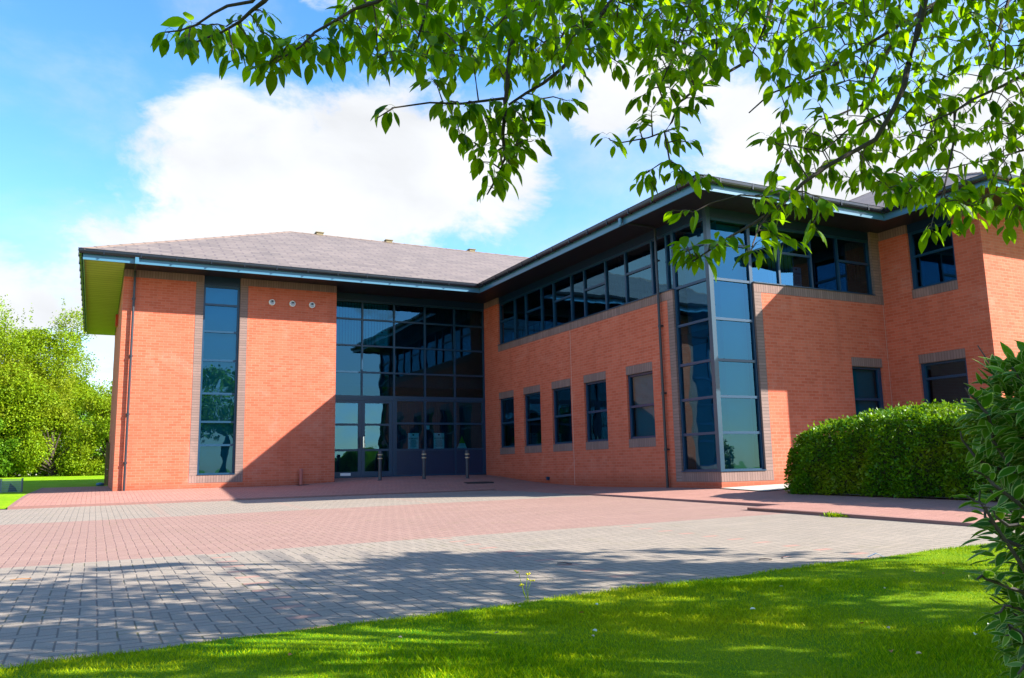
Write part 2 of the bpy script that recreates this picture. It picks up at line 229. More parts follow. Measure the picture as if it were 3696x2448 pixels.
NODES=[[5,-2173,201,8,-2177,196],[-19,-2161,220,-23,-2164,209],[11,-2193,205,6,-2190,209],[-7,-2176,209,-10,-2178,210],[3,-2183,207,-3,-2185,213],[9,-2186,220,2,-2193,216],[-29,-2172,209,-29,-2173,209],[16,-2200,200,15,-2191,199],[0,-2171,223,-5,-2166,221],[-12,-2169,209,-16,-2172,209],[9,-2195,192,15,-2191,199],[-4,-2186,198,-6,-2182,212],[-12,-2162,222,-19,-2161,220],[10,-2171,212,15,-2180,201],[-22,-2184,199,-21,-2179,210],[15,-2191,199,15,-2180,201],[6,-2190,209,1,-2192,215],[-5,-2166,221,-12,-2162,222],[21,-2177,210,23,-2182,208],[29,-2179,209,26,-2182,212],[34,-2186,208,27,-2183,213],[42,-2184,214,36,-2184,221],[43,-2190,220,41,-2186,225],[27,-2169,221,30,-2183,216],[32,-2191,211,29,-2183,215],[56,-2163,239,55,-2176,240],[82,-2131,252,84,-2135,239],[182,-2208,258,188,-2197,256],[112,-2157,244,126,-2152,241],[55,-2176,240,56,-2190,235],[102,-2205,234,111,-2207,227],[143,-2219,247,144,-2228,236],[146,-2181,254,145,-2169,257],[161,-2204,247,152,-2198,236],[104,-2128,275,105,-2127,273],[121,-2159,272,121,-2145,275],[88,-2138,257,82,-2131,252],[139,-2190,225,138,-2190,237],[87,-2137,266,88,-2138,257],[188,-2186,268,191,-2177,270],[164,-2174,270,150,-2173,272],[126,-2182,255,142,-2168,251],[111,-2207,227,118,-2206,235],[72,-2155,257,63,-2170,255],[169,-2161,267,164,-2174,270],[113,-2150,260,105,-2150,254],[105,-2173,263,121,-2159,272],[126,-2152,241,137,-2149,244],[101,-2127,259,102,-2123,259],[60,-2183,227,56,-2190,235],[91,-2166,263,98,-2170,264],[165,-2222,230,151,-2221,228],[138,-2190,237,147,-2189,237],[73,-2184,218,62,-2178,215],[62,-2162,230,56,-2163,239],[188,-2197,256,188,-2186,268],[121,-2145,275,125,-2137,264],[152,-2198,236,147,-2189,237],[91,-2185,241,76,-2189,241],[135,-2167,244,140,-2166,244],[159,-2175,239,165,-2168,233],[115,-2223,229,111,-2207,227],[142,-2148,245,137,-2149,244],[63,-2124,272,58,-2127,261],[191,-2171,260,187,-2175,264],[128,-2218,240,143,-2219,247],[123,-2210,248,128,-2218,240],[147,-2189,237,159,-2175,239],[144,-2228,236,151,-2221,228],[103,-2166,231,117,-2167,230],[85,-2182,218,73,-2184,218],[62,-2178,215,60,-2183,227],[130,-2146,265,125,-2137,264],[149,-2211,234,152,-2198,236],[130,-2164,277,121,-2159,272],[98,-2170,264,105,-2173,263],[103,-2208,217,111,-2207,227],[178,-2183,243,176,-2171,246],[175,-2209,264,182,-2208,258],[76,-2189,241,67,-2195,244],[105,-2150,254,112,-2157,244],[181,-2167,255,181,-2173,254],[63,-2170,255,55,-2176,240],[84,-2135,239,95,-2133,240],[50,-2184,242,54,-2189,234],[122,-2204,230,118,-2206,235],[147,-2196,263,146,-2181,254],[121,-2209,216,122,-2204,230],[68,-2202,237,67,-2195,244],[187,-2176,283,196,-2179,276],[125,-2137,264,118,-2130,260],[85,-2132,281,87,-2137,266],[118,-2206,235,117,-2204,249],[139,-2222,213,151,-2221,228],[182,-2193,240,178,-2183,243],[151,-2221,228,149,-2211,234],[152,-2233,227,151,-2221,228],[117,-2204,249,123,-2210,248],[162,-2236,218,152,-2233,227],[83,-2197,218,85,-2182,218],[101,-2189,219,85,-2182,218],[164,-2184,260,164,-2174,270],[58,-2127,261,82,-2131,252],[49,-2182,220,42,-2186,227],[209,-2064,302,218,-2078,301],[139,-2030,343,123,-2046,340],[209,-2144,306,216,-2151,289],[122,-2101,276,109,-2111,271],[182,-2037,334,182,-2058,328],[88,-2044,308,83,-2059,313],[140,-2089,319,145,-2080,316],[242,-2072,316,237,-2068,325],[190,-2072,298,209,-2064,302],[162,-2078,325,167,-2095,314],[262,-2096,338,252,-2090,339],[173,-2115,305,182,-2130,294],[198,-2168,259,191,-2171,260],[215,-2040,346,204,-2037,346],[145,-2108,312,140,-2089,319],[78,-2101,259,87,-2106,255],[101,-2034,340,115,-2032,340],[202,-2114,300,207,-2134,288],[182,-2130,294,172,-2141,297],[161,-2140,297,172,-2141,297],[205,-2039,332,182,-2037,334],[202,-2120,321,202,-2114,300],[116,-2017,314,127,-2005,315],[109,-2111,271,104,-2126,269],[163,-2050,316,143,-2041,323],[168,-2016,318,160,-2023,344],[207,-2134,288,197,-2141,288],[218,-2078,301,210,-2097,299],[112,-1997,348,123,-2010,331],[189,-2070,342,182,-2058,328],[123,-2010,331,134,-2013,348],[127,-2005,315,131,-2011,323],[131,-2011,323,123,-2010,331],[197,-2141,288,182,-2130,294],[122,-2119,275,112,-2118,283],[216,-2151,289,207,-2134,288],[104,-2068,306,114,-2087,292],[139,-2074,321,145,-2080,316],[115,-2032,340,123,-2046,340],[147,-2098,272,154,-2115,280],[114,-2087,292,103,-2095,286],[190,-2168,276,191,-2177,270],[134,-2013,348,139,-2030,343],[136,-2037,305,143,-2041,323],[145,-2132,258,127,-2122,261],[112,-2118,283,107,-2129,280],[281,-2071,341,264,-2085,355],[240,-2067,351,237,-2068,325],[172,-2141,297,177,-2150,288],[173,-2148,272,169,-2161,267],[90,-2020,346,101,-2034,340],[102,-2043,306,88,-2044,308],[123,-2046,340,131,-2068,327],[181,-2021,351,160,-2023,344],[169,-2131,271,173,-2138,262],[145,-2080,316,162,-2078,325],[167,-2095,314,173,-2115,305],[264,-2085,355,262,-2096,338],[118,-2130,260,103,-2125,266],[154,-2115,280,168,-2119,264],[204,-2037,346,205,-2039,332],[182,-2058,328,163,-2050,316],[83,-2059,313,104,-2068,306],[184,-2055,350,189,-2070,342],[131,-2068,327,139,-2074,321],[236,-2111,310,238,-2127,292],[238,-2127,292,243,-2151,286],[91,-2095,306,103,-2095,286],[157,-2090,292,147,-2098,272],[118,-2114,261,127,-2122,261],[222,-2108,331,236,-2111,310],[177,-2150,288,173,-2148,272],[237,-2068,325,218,-2062,315],[143,-1999,318,127,-2005,315],[194,-2094,319,196,-2093,309],[196,-2093,309,210,-2097,299],[143,-2041,323,139,-2030,343],[108,-1982,333,112,-1997,348],[252,-2090,339,240,-2067,351],[103,-2095,286,109,-2111,271],[160,-2023,344,139,-2030,343],[214,-2101,291,210,-2097,299],[210,-2097,299,202,-2114,300],[124,-2105,310,145,-2108,312],[97,-2065,275,104,-2068,306],[218,-2062,315,209,-2064,302],[202,-2032,312,205,-2039,332],[224,-2065,359,240,-2067,351],[117,-2167,230,123,-2160,213],[168,-2119,264,169,-2131,271],[107,-2135,246,99,-2120,252],[95,-2133,240,98,-2119,247],[175,-2154,241,173,-2171,241],[137,-2149,244,142,-2152,234],[206,-2155,258,198,-2168,259],[173,-2138,262,173,-2148,272],[87,-2106,255,98,-2119,247],[193,-2146,266,206,-2155,258],[115,-2146,233,126,-2152,241],[180,-2168,239,174,-2171,243],[101,-2149,226,103,-2159,209],[127,-2122,261,118,-2130,260],[154,-2169,230,157,-2166,226],[211,-2167,249,206,-2155,258],[142,-2152,234,139,-2165,232],[129,-2149,184,136,-2158,178],[113,-2158,193,108,-2161,201],[135,-2178,183,128,-2171,182],[147,-2168,214,146,-2164,217],[133,-2146,202,141,-2151,199],[119,-2158,202,118,-2159,212],[138,-2163,203,137,-2161,205],[132,-2164,211,132,-2161,215],[128,-2171,182,137,-2159,180],[105,-2166,197,108,-2161,201],[138,-2185,191,135,-2178,183],[127,-2164,172,133,-2156,170],[123,-2168,200,118,-2167,206],[150,-2172,205,153,-2174,209],[119,-2161,188,113,-2158,193],[110,-2145,214,110,-2159,210],[147,-2148,185,138,-2160,183],[118,-2167,206,118,-2159,212],[133,-2180,202,138,-2185,191],[134,-2154,168,132,-2155,168],[111,-2164,207,110,-2159,210],[141,-2151,199,137,-2160,196],[152,-2175,213,149,-2165,220],[146,-2176,188,135,-2178,183],[138,-2157,173,135,-2157,175],[143,-2123,205,147,-2138,200],[143,-2165,196,137,-2160,196],[149,-2142,190,147,-2148,185],[137,-2131,223,138,-2139,211],[141,-2154,216,137,-2162,216],[138,-2139,211,133,-2146,202],[142,-2173,209,142,-2163,214],[141,-2166,204,137,-2161,205],[146,-2174,201,150,-2172,205],[147,-2138,200,156,-2144,197],[156,-2144,197,149,-2142,190],[231,-2194,269,235,-2186,263],[223,-2244,230,232,-2254,246],[217,-2184,245,215,-2199,248],[262,-2172,278,255,-2170,279],[223,-2162,273,231,-2163,267],[228,-2204,235,239,-2196,226],[255,-2223,253,253,-2230,256],[202,-2191,266,202,-2193,275],[248,-2223,261,245,-2210,257],[188,-2224,209,205,-2210,209],[234,-2208,224,236,-2196,223],[231,-2163,267,247,-2169,261],[250,-2203,245,258,-2199,238],[201,-2224,252,190,-2217,245],[204,-2207,248,201,-2224,252],[232,-2254,246,226,-2240,259],[233,-2220,241,228,-2204,235],[213,-2227,228,224,-2229,220],[235,-2186,263,238,-2183,253],[236,-2211,272,232,-2211,258],[245,-2210,257,250,-2203,245],[250,-2185,294,260,-2171,295],[253,-2230,256,248,-2223,261],[232,-2175,255,243,-2168,252],[223,-2197,283,210,-2200,275],[202,-2193,275,198,-2180,279],[240,-2235,264,248,-2223,261],[277,-2184,294,276,-2173,293],[232,-2211,258,245,-2210,257],[226,-2240,259,240,-2235,264],[219,-2198,223,228,-2195,217],[224,-2229,220,223,-2244,230],[210,-2200,275,202,-2193,275],[250,-2161,258,247,-2169,261],[235,-2190,237,241,-2196,228],[238,-2183,253,232,-2175,255],[229,-2175,284,240,-2169,284],[276,-2173,293,260,-2171,295],[215,-2199,248,204,-2207,248],[190,-2217,245,182,-2208,258],[244,-2224,238,233,-2220,241],[222,-2235,261,226,-2240,259],[222,-2214,263,232,-2211,258],[240,-2169,284,255,-2170,279],[337,-2109,355,334,-2101,364],[359,-2077,330,358,-2078,343],[314,-2065,320,314,-2054,342],[342,-2079,364,319,-2072,356],[245,-2138,311,238,-2127,292],[272,-2124,329,287,-2127,321],[319,-2072,356,314,-2054,342],[358,-2078,343,351,-2080,349],[314,-2127,324,294,-2129,306],[266,-2159,270,253,-2169,274],[330,-2066,380,342,-2079,364],[259,-2130,328,272,-2124,329],[314,-2089,338,323,-2098,339],[301,-2180,291,286,-2173,276],[334,-2101,364,342,-2079,364],[292,-2068,350,294,-2068,337],[323,-2153,334,346,-2153,325],[314,-2054,342,294,-2068,337],[279,-2130,299,271,-2126,300],[294,-2129,306,279,-2130,299],[265,-2145,273,269,-2146,266],[387,-2086,371,363,-2096,372],[309,-2112,350,323,-2098,339],[260,-2130,310,245,-2138,311],[286,-2173,276,276,-2173,293],[360,-2124,353,337,-2109,355],[303,-2153,315,294,-2129,306],[343,-2125,329,333,-2134,310],[246,-2147,259,250,-2161,258],[294,-2068,337,281,-2071,341],[333,-2056,340,314,-2054,342],[363,-2096,372,365,-2084,356],[271,-2126,300,260,-2130,310],[287,-2127,321,294,-2129,306],[302,-2050,385,330,-2066,380],[323,-2098,339,337,-2109,355],[290,-2143,286,279,-2130,299],[333,-2134,310,314,-2127,324],[288,-2083,312,309,-2082,304],[327,-2091,306,309,-2082,304],[309,-2082,304,314,-2065,320],[365,-2084,356,351,-2080,349],[243,-2151,286,255,-2170,279],[308,-2084,371,319,-2072,356],[351,-2080,349,342,-2079,364],[367,-2127,362,360,-2124,353],[269,-2146,266,266,-2159,270],[224,-2201,211,225,-2196,212],[203,-2203,204,209,-2195,194],[205,-2210,209,203,-2203,204],[230,-2208,215,228,-2195,217],[207,-2190,219,219,-2198,223],[315,-2261,254,317,-2264,270],[335,-2234,288,342,-2220,290],[362,-2277,229,375,-2286,225],[368,-2172,325,354,-2154,342],[342,-2277,266,337,-2268,271],[337,-2268,271,336,-2259,274],[387,-2228,275,383,-2227,287],[315,-2262,233,301,-2264,233],[347,-2215,281,361,-2216,272],[372,-2224,235,369,-2220,229],[437,-2235,310,425,-2232,316],[413,-2223,302,410,-2225,302],[446,-2206,273,467,-2221,270],[368,-2190,261,372,-2207,256],[363,-2166,291,359,-2191,307],[349,-2221,254,350,-2210,265],[375,-2286,225,383,-2271,216],[290,-2249,249,288,-2257,234],[434,-2252,295,437,-2235,310],[438,-2213,255,439,-2195,263],[289,-2199,250,278,-2203,254],[280,-2230,270,283,-2217,260],[296,-2211,254,282,-2204,263],[413,-2229,268,418,-2250,276],[364,-2245,274,375,-2238,271],[418,-2250,276,439,-2243,270],[336,-2259,274,336,-2255,267],[342,-2220,290,347,-2215,281],[410,-2191,272,422,-2194,273],[439,-2243,270,446,-2260,269],[283,-2217,260,282,-2204,263],[362,-2274,259,354,-2288,251],[430,-2270,292,434,-2252,295],[275,-2237,223,270,-2226,228],[497,-2236,304,493,-2240,315],[312,-2179,292,301,-2180,291],[414,-2177,266,410,-2191,272],[439,-2193,285,446,-2206,273],[329,-2201,276,340,-2204,258],[320,-2212,249,324,-2199,249],[363,-2295,239,375,-2286,225],[446,-2260,269,451,-2261,254],[455,-2222,262,467,-2221,270],[288,-2257,234,301,-2264,233],[301,-2264,233,302,-2255,217],[328,-2187,295,312,-2179,292],[443,-2205,305,439,-2193,285],[354,-2154,342,346,-2153,325],[432,-2190,255,439,-2195,263],[461,-2247,299,478,-2221,296],[416,-2213,250,414,-2195,243],[289,-2203,293,293,-2207,292],[326,-2219,294,342,-2220,290],[302,-2255,217,299,-2238,222],[478,-2216,280,472,-2221,282],[270,-2226,228,273,-2239,244],[359,-2191,307,368,-2172,325],[496,-2221,295,480,-2222,301],[334,-2150,295,333,-2134,310],[408,-2279,240,413,-2254,235],[389,-2255,260,373,-2238,266],[325,-2228,246,320,-2212,249],[404,-2273,288,430,-2270,292],[336,-2255,267,333,-2236,272],[304,-2226,268,294,-2234,281],[442,-2224,325,432,-2235,327],[422,-2194,273,439,-2195,263],[406,-2191,328,412,-2177,325],[333,-2236,272,335,-2234,288],[410,-2225,234,416,-2213,250],[294,-2234,281,280,-2230,270],[357,-2191,275,368,-2190,261],[336,-2255,256,336,-2255,267],[346,-2153,325,333,-2134,310],[317,-2264,270,337,-2268,271],[382,-2276,277,404,-2273,288],[378,-2230,238,372,-2224,235],[493,-2240,315,488,-2224,317],[273,-2239,244,290,-2249,249],[354,-2288,251,363,-2295,239],[388,-2233,246,378,-2230,238],[478,-2149,312,479,-2144,335],[523,-2168,360,520,-2165,347],[412,-2177,325,408,-2157,344],[385,-2132,363,367,-2127,362],[457,-2119,324,430,-2110,325],[541,-2127,331,559,-2134,330],[539,-2117,322,541,-2127,331],[612,-2175,384,600,-2170,387],[565,-2168,345,557,-2154,354],[568,-2176,368,576,-2178,358],[477,-2124,329,457,-2119,324],[388,-2154,322,368,-2172,325],[472,-2197,348,480,-2208,344],[585,-2115,374,566,-2099,380],[468,-2095,361,459,-2110,371],[504,-2201,344,494,-2210,348],[600,-2170,387,588,-2193,380],[455,-2177,298,440,-2171,281],[441,-2128,381,459,-2110,371],[430,-2080,391,438,-2070,385],[459,-2110,371,468,-2118,373],[482,-2092,354,468,-2095,361],[414,-2097,352,405,-2115,354],[564,-2125,413,546,-2130,393],[617,-2135,387,603,-2133,396],[597,-2117,358,585,-2115,374],[491,-2066,417,465,-2078,413],[542,-2096,388,566,-2099,380],[429,-2097,335,414,-2097,352],[440,-2171,281,439,-2193,285],[518,-2134,391,500,-2117,397],[487,-2152,356,479,-2144,335],[493,-2100,364,482,-2092,354],[468,-2118,373,470,-2122,360],[500,-2117,397,470,-2124,382],[422,-2172,311,412,-2177,325],[501,-2162,352,487,-2152,356],[480,-2208,344,494,-2210,348],[405,-2115,354,385,-2132,363],[470,-2124,382,468,-2118,373],[534,-2097,358,542,-2096,388],[642,-2137,372,617,-2135,387],[588,-2180,339,576,-2178,358],[603,-2133,396,589,-2116,412],[546,-2130,393,518,-2134,391],[485,-2203,297,478,-2221,296],[479,-2144,335,477,-2124,329],[566,-2099,380,548,-2121,374],[520,-2165,347,501,-2162,352],[537,-2215,319,525,-2201,288],[486,-2165,319,478,-2149,312],[554,-2148,346,557,-2154,354],[491,-2222,340,496,-2227,336],[576,-2178,358,565,-2168,345],[559,-2134,330,554,-2148,346],[557,-2154,354,523,-2168,360],[460,-2078,398,457,-2076,377],[430,-2110,325,429,-2097,335],[376,-2130,309,379,-2139,314],[451,-2162,351,479,-2144,335],[457,-2076,377,468,-2095,361],[393,-2107,381,387,-2086,371],[658,-2144,429,665,-2144,401],[548,-2121,374,546,-2130,393],[544,-2102,424,564,-2125,413],[495,-2112,324,477,-2124,329],[438,-2070,385,457,-2076,377],[408,-2157,344,388,-2154,322],[465,-2078,413,460,-2078,398],[479,-2066,373,457,-2076,377],[502,-2082,383,493,-2100,364],[470,-2122,360,477,-2124,329],[501,-2166,339,501,-2162,352],[494,-2210,348,498,-2228,343],[434,-2066,363,438,-2070,385],[665,-2144,401,642,-2137,372],[552,-2174,327,565,-2168,345],[588,-2193,380,568,-2176,368],[379,-2139,314,388,-2154,322],[589,-2116,412,564,-2125,413],[502,-2064,360,479,-2066,373],[435,-2202,234,444,-2194,250],[414,-2195,243,418,-2198,232],[365,-2218,224,364,-2218,226],[418,-2198,232,435,-2202,234],[392,-2205,221,400,-2221,216],[431,-2205,221,435,-2202,234],[444,-2194,250,432,-2190,255],[369,-2201,225,367,-2208,230],[374,-2252,210,374,-2248,213],[446,-2181,232,444,-2194,250],[338,-2201,212,337,-2210,212],[337,-2162,233,331,-2174,243],[375,-2168,216,358,-2170,205],[338,-2182,225,347,-2198,230],[314,-2205,198,312,-2204,201],[311,-2192,205,306,-2203,202],[358,-2170,205,340,-2181,220],[402,-2222,188,401,-2241,192],[444,-2224,182,434,-2248,201],[368,-2224,187,370,-2228,178],[321,-2242,174,316,-2236,189],[414,-2206,186,402,-2222,188],[366,-2250,164,360,-2255,168],[375,-2209,192,368,-2224,187],[353,-2265,161,353,-2256,158],[415,-2249,165,429,-2253,174],[363,-2267,155,353,-2256,158],[400,-2276,156,392,-2273,156],[362,-2243,179,367,-2253,180],[376,-2277,160,363,-2267,155],[372,-2254,159,366,-2250,164],[392,-2273,156,376,-2277,160],[330,-2243,167,321,-2242,174],[417,-2267,169,415,-2249,165],[370,-2228,178,362,-2243,179],[396,-2244,175,401,-2241,192],[329,-2227,181,322,-2238,193],[429,-2253,174,423,-2252,193],[336,-2246,168,330,-2243,167],[406,-2205,201,414,-2206,186],[441,-2259,226,434,-2257,245],[423,-2252,193,425,-2246,198],[456,-2248,199,454,-2253,207],[411,-2249,197,413,-2243,195],[485,-2223,228,469,-2205,237],[450,-2223,230,457,-2238,229],[406,-2262,214,415,-2265,222],[494,-2231,232,485,-2223,228],[280,-2236,158,274,-2229,162],[248,-2234,153,249,-2226,157],[268,-2231,160,271,-2229,159],[287,-2222,162,280,-2229,167],[260,-2228,151,261,-2228,151],[282,-2216,159,287,-2222,162],[268,-2223,164,267,-2225,157],[299,-2238,222,316,-2236,222],[365,-2160,241,375,-2168,216],[367,-2208,230,364,-2204,238],[342,-2201,210,338,-2201,212],[322,-2227,214,334,-2240,204],[331,-2174,243,322,-2192,248],[445,-2147,251,451,-2156,257],[316,-2236,222,322,-2227,214],[322,-2192,248,320,-2198,247],[324,-2206,231,328,-2207,219],[328,-2207,219,334,-2209,209],[396,-2170,237,418,-2168,231],[325,-2171,262,331,-2174,243],[451,-2156,257,474,-2164,268],[369,-2195,211,369,-2201,225],[341,-2189,256,336,-2203,256],[409,-2178,264,414,-2177,266],[543,-2175,273,525,-2201,288],[495,-2180,280,483,-2202,274],[468,-2244,235,457,-2238,229],[525,-2201,288,503,-2182,268],[483,-2202,274,478,-2216,280],[415,-2265,222,413,-2254,235],[461,-2191,248,444,-2194,250],[474,-2164,268,495,-2180,280],[439,-2195,263,446,-2206,273],[503,-2182,268,495,-2180,280],[400,-2221,216,410,-2225,234],[383,-2271,216,383,-2250,218],[562,-2194,293,543,-2175,273],[374,-2257,201,376,-2252,197],[457,-2238,229,440,-2237,224],[485,-2201,208,485,-2223,228],[388,-2255,186,373,-2252,193],[400,-2274,198,406,-2262,214],[515,-2198,239,527,-2191,214],[493,-2168,226,475,-2150,222],[527,-2191,214,508,-2172,220],[385,-2239,197,378,-2251,202],[502,-2171,258,503,-2182,268],[440,-2258,201,439,-2249,203],[533,-2201,209,527,-2191,214],[413,-2266,183,417,-2267,169],[469,-2205,237,461,-2191,248],[508,-2172,220,493,-2168,226],[464,-2222,209,450,-2223,230],[440,-2237,224,443,-2250,204],[475,-2150,222,463,-2177,215],[348,-2214,190,357,-2212,187],[337,-2217,207,334,-2209,209],[425,-2134,239,445,-2147,251],[463,-2177,215,446,-2181,232],[439,-2173,226,446,-2181,232],[418,-2168,231,439,-2173,226],[373,-2236,199,378,-2251,202],[329,-2199,214,330,-2208,206],[461,-2144,225,475,-2150,222],[372,-2216,211,364,-2218,226],[312,-2182,196,311,-2192,205],[340,-2181,220,338,-2182,225],[269,-2218,195,284,-2230,170],[299,-2206,193,301,-2202,203],[319,-2188,219,329,-2199,214],[291,-2220,176,291,-2230,174],[344,-2232,180,329,-2227,181],[362,-2219,178,367,-2227,174],[339,-2248,171,336,-2246,168],[390,-2220,180,402,-2222,188],[358,-2200,187,357,-2212,187],[351,-2197,193,358,-2200,187],[357,-2212,187,362,-2219,178],[367,-2227,174,370,-2228,178],[331,-2205,189,323,-2207,200],[361,-2246,162,357,-2255,165],[180,-2196,188,181,-2196,187],[165,-2181,212,152,-2175,213],[76,-2156,201,77,-2158,201],[223,-2207,189,213,-2201,189],[196,-2200,166,200,-2203,171],[200,-2203,171,214,-2205,177],[211,-2209,175,215,-2207,174],[225,-2215,168,218,-2211,167],[214,-2210,170,217,-2210,170],[199,-2229,126,203,-2229,117],[204,-2230,121,206,-2229,119],[210,-2234,125,213,-2229,123],[227,-2233,131,226,-2228,131],[237,-2237,128,237,-2234,126],[254,-2235,134,245,-2229,137],[234,-2235,124,235,-2235,124],[248,-2234,141,249,-2229,141],[261,-2238,130,254,-2235,134],[202,-2222,144,208,-2225,143],[206,-2225,121,206,-2229,119],[221,-2229,131,221,-2229,128],[340,-2258,142,353,-2256,158],[359,-2257,148,353,-2256,158],[386,-2271,147,392,-2273,156],[369,-2263,150,363,-2267,155],[217,-2204,196,214,-2199,196],[153,-2174,209,152,-2175,213],[108,-2161,201,106,-2159,209],[200,-2196,196,203,-2194,192],[282,-2242,153,280,-2236,158],[277,-2237,142,282,-2242,153]]
